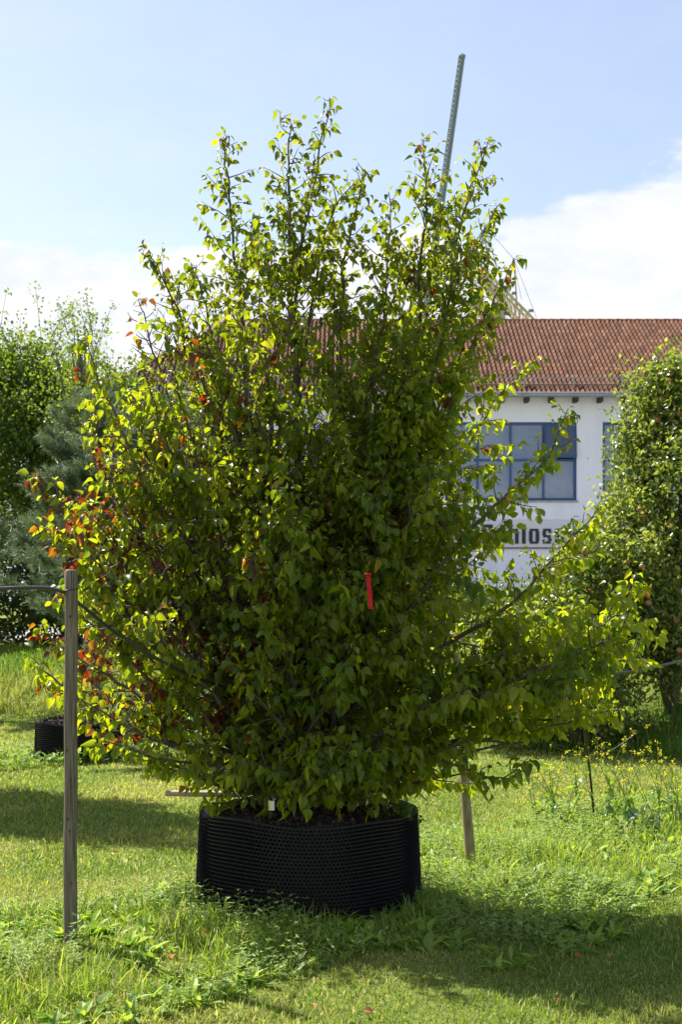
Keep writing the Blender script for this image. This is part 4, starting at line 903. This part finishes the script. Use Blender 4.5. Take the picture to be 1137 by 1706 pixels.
for p_ in (a, (a + b) / 2 + [.004, 0, 0], b): vv += [p_ + [-.017, 0, 0], p_ + [.017, 0, 0], p_ + [.017, .004, 0], p_ + [-.017, .004, 0]]
m_.add(vv, [(4 * i + j, 4 * i + (j + 1) % 4, 4 * i + 4 + (j + 1) % 4, 4 * i + 4 + j) for i in range(2) for j in range(4)] + [(3, 2, 1, 0), (8, 9, 10, 11)])
o = m_.build('white_stake', M_white); tag(o, 'flat white plastic stake standing in the back of the planter soil', 'stake')
m_ = MB(); a = np.linspace(-.3, 3.6, 30); cc = P(560, 1362, 7.35); m_.tube(np.stack([cc[0] + .11 * np.cos(a), cc[1] + .13 * np.sin(a), .545 + .01 * np.sin(a)], -1), .010, 8, cap=True)
o = m_.build('white_hose_ring', M_white, None, True); tag(o, 'white hose loop lying on the planter soil round the stems', 'hose')
# little weeds on the soil
def herb(root, cx, cy, cz, n, h, spread, size, c0, c1, seed, wl=.3):
    r = np.random.default_rng(seed); s = MB(); l = MB()
    for k in range(n):
        b = np.array([cx + r.normal(0, spread), cy + r.normal(0, spread), cz]); e = b + [r.normal(0, .3 * h), r.normal(0, .3 * h), h * r.uniform(.5, 1)]; pt = catmull([b, (b + e) / 2, e], .02); s.tube(pt, .0015, 3, (.09, .15, .03))
        m = 7; p_ = pt[r.integers(1, len(pt), m)]; d = r.normal(size=(m, 3)); d[:, 2] *= .4; l.inst(*ribbon_leaf(wl, .4, .3, 4, .8), p_, frames(d, r.normal(0, .4, (m, 3)) + [0, 0, 1]), r.uniform(.7, 1.2, m) * size, mixcol(c0, c1, r.random(m)))
    s.build('stem', M_bgleaf, root); l.build('leaves', M_bgleaf, root)
for o in ():
    pass
hw_ = thing('weed', 'low green weed growing on the right side of the planter soil', 'weed', (.20, 7.35, .49)); herb(hw_, .22, 7.30, .485, 40, .085, .085, .03, (.05, .12, .015), (.13, .24, .03), 3)
hw2 = thing('weed', 'broad leaved bluish weed standing among the yellow mustard flowers', 'weed', (2.05, 9.75, .02))
r_ = np.random.default_rng(8); s = MB(); l = MB()
for (px, py, sz) in ((1066, 1352, .13), (1078, 1372, .15), (1040, 1375, .12), (1092, 1362, .10), (1048, 1352, .09), (1010, 1345, .08)):
    e = P(px, py, 9.7); b = np.array([2.03 + r_.normal(0, .03), 9.75, .0]); pt = catmull([b, (b + e) / 2 + r_.normal(0, .01, 3), e], .04); s.tube(pt, .004, 5, (.09, .15, .03))
    d = nrm(np.array([r_.normal(0, 1), -.6, -.7])); l.inst(*ribbon_leaf(.42, .3, .3, 6, .62), [e], frames(d[None], np.array([[0, -.5, 1.]])), np.array([sz]), np.array([(.07, .14, .05)]))
s.build('stem', M_bgleaf, hw2); l.build('leaves', M_bgleaf, hw2)

# dock leaves at the planter's right foot
# mustard plants
MP = [(905, 1385, 10.3, .42, 'with a low spray of flowers nearest the tan post'), (945, 1392, 10.0, .44, 'just left of the thin black pipe'), (965, 1370, 10.6, .50, 'behind the thin black pipe'), (1010, 1390, 10.0, .50, 'just right of the thin black pipe'),
      (1040, 1372, 10.5, .56, 'tall with paired flower heads left of the broad weed'), (1068, 1385, 10.1, .60, 'tallest with flowers against the dark bank shadow'), (1100, 1392, 9.9, .58, 'with a long slanting stalk right of the broad weed'), (1125, 1380, 10.2, .52, 'leaning at the right edge'), (1150, 1395, 9.8, .45, 'cut by the right edge of the view'), (925, 1360, 10.8, .36, 'small and far behind the others on the lawn side')]
for k, (px, py, D, h, wh) in enumerate(MP):
    r = np.random.default_rng(500 + k); b = P(px, py, D); b[2] = float(ground_z(b[0], D)); root = thing('mustard_plant', 'yellow flowering mustard plant ' + wh, 'wildflower', tuple(b), 'yellow mustard flowers by the row'); s = MB(); l = MB(); f = MB()
    for st_ in range(4):
        top = b + np.array([r.normal(0, .16), r.normal(0, .14), h * r.uniform(.75, 1.08)]); pt = catmull([b, (b + top) / 2 + r.normal(0, .03, 3), top], .05); s.tube(pt, np.linspace(.0035, .0016, len(pt)), 4, (.12, .19, .05)); ends = [top]
        for m in range(3):
            q = pt[int(len(pt) * r.uniform(.35, .9))]; e = q + [r.normal(0, .1), r.normal(0, .08), r.uniform(.06, .18)]; s.tube([q, (q + e) / 2 + [0, 0, -.01], e], [.0018, .0014, .001], 3, (.14, .22, .06)); ends.append(e)
        for e in ends:
            m = 8; pos = e + r.normal(0, .008, (m, 3)); d = r.normal(size=(m, 3)); d[:, 2] = abs(d[:, 2]) * .5; f = MB(); f.inst(*ribbon_leaf(.42, .2, .2, 3, .6), pos, frames(d, r.normal(0, .4, (m, 3)) + [0, 0, 1]), r.uniform(.010, .015, m), np.tile([.80, .72, .03], (m, 1)) * r.uniform(.85, 1.1, (m, 1))); f.build('flower', M_petal, root)
        m = 7; pos = pt[r.integers(0, max(2, int(len(pt) * .6)), m)]; d = r.normal(size=(m, 3)); d[:, 2] *= .5; l.inst(*ribbon_leaf(.2, .5, .3, 4, .7), pos, frames(d, np.tile([0, 0, 1.], (m, 1)) + r.normal(0, .3, (m, 3))), r.uniform(.05, .11, m), mixcol((.08, .17, .03), (.2, .3, .06), r.random(m)))
    s.build('stem', M_bgleaf, root); l.build('leaves', M_bgleaf, root)

# fallen leaves
FL = [(334, 1586, 'orange fallen leaf in the weeds right of the grey post', (.55, .2, .04)), (289, 1617, 'small orange fallen leaf lowest beside the grey post', (.5, .17, .04)), (370, 1653, 'red-brown fallen leaf in the weeds below the planter', (.4, .1, .04)), (926, 1671, 'orange fallen leaf at the dark front edge of the lawn shadow', (.5, .14, .03)), (525, 1689, 'rust fallen leaf on the mown lawn at the bottom centre', (.45, .1, .03)), (606, 1694, 'brown fallen leaf on the sunlit lawn strip at the bottom', (.38, .12, .05)), (957, 1596, 'rust fallen leaf in the middle of the tree shadow', (.42, .12, .04)), (1020, 1592, 'ochre fallen leaf at the right of the tree shadow', (.4, .22, .06))]
for k, (px, py, lab, c) in enumerate(FL):
    D = CAMZ * F / (py - HZ); p_ = P(px, py, D); gz = float(ground_z(p_[0], D)); up_ = .05 if band1(p_[0], D) > -1.1 else .03; p_[2] = gz + up_
    m_ = MB(); r = np.random.default_rng(900 + k); az = r.random() * 6.28; m_.inst(*ribbon_leaf(.36, .35, .5, 6, .8), [p_], frames(np.array([[math.cos(az), math.sin(az), .1]]), np.array([[r.normal(0, .3), -.5, 1.]])), np.array([.040]), np.array([c]) * .7)
    o = m_.build('fallen_leaf', M_chip); tag(o, lab, 'fallen leaf', 'fallen leaves on the grass')
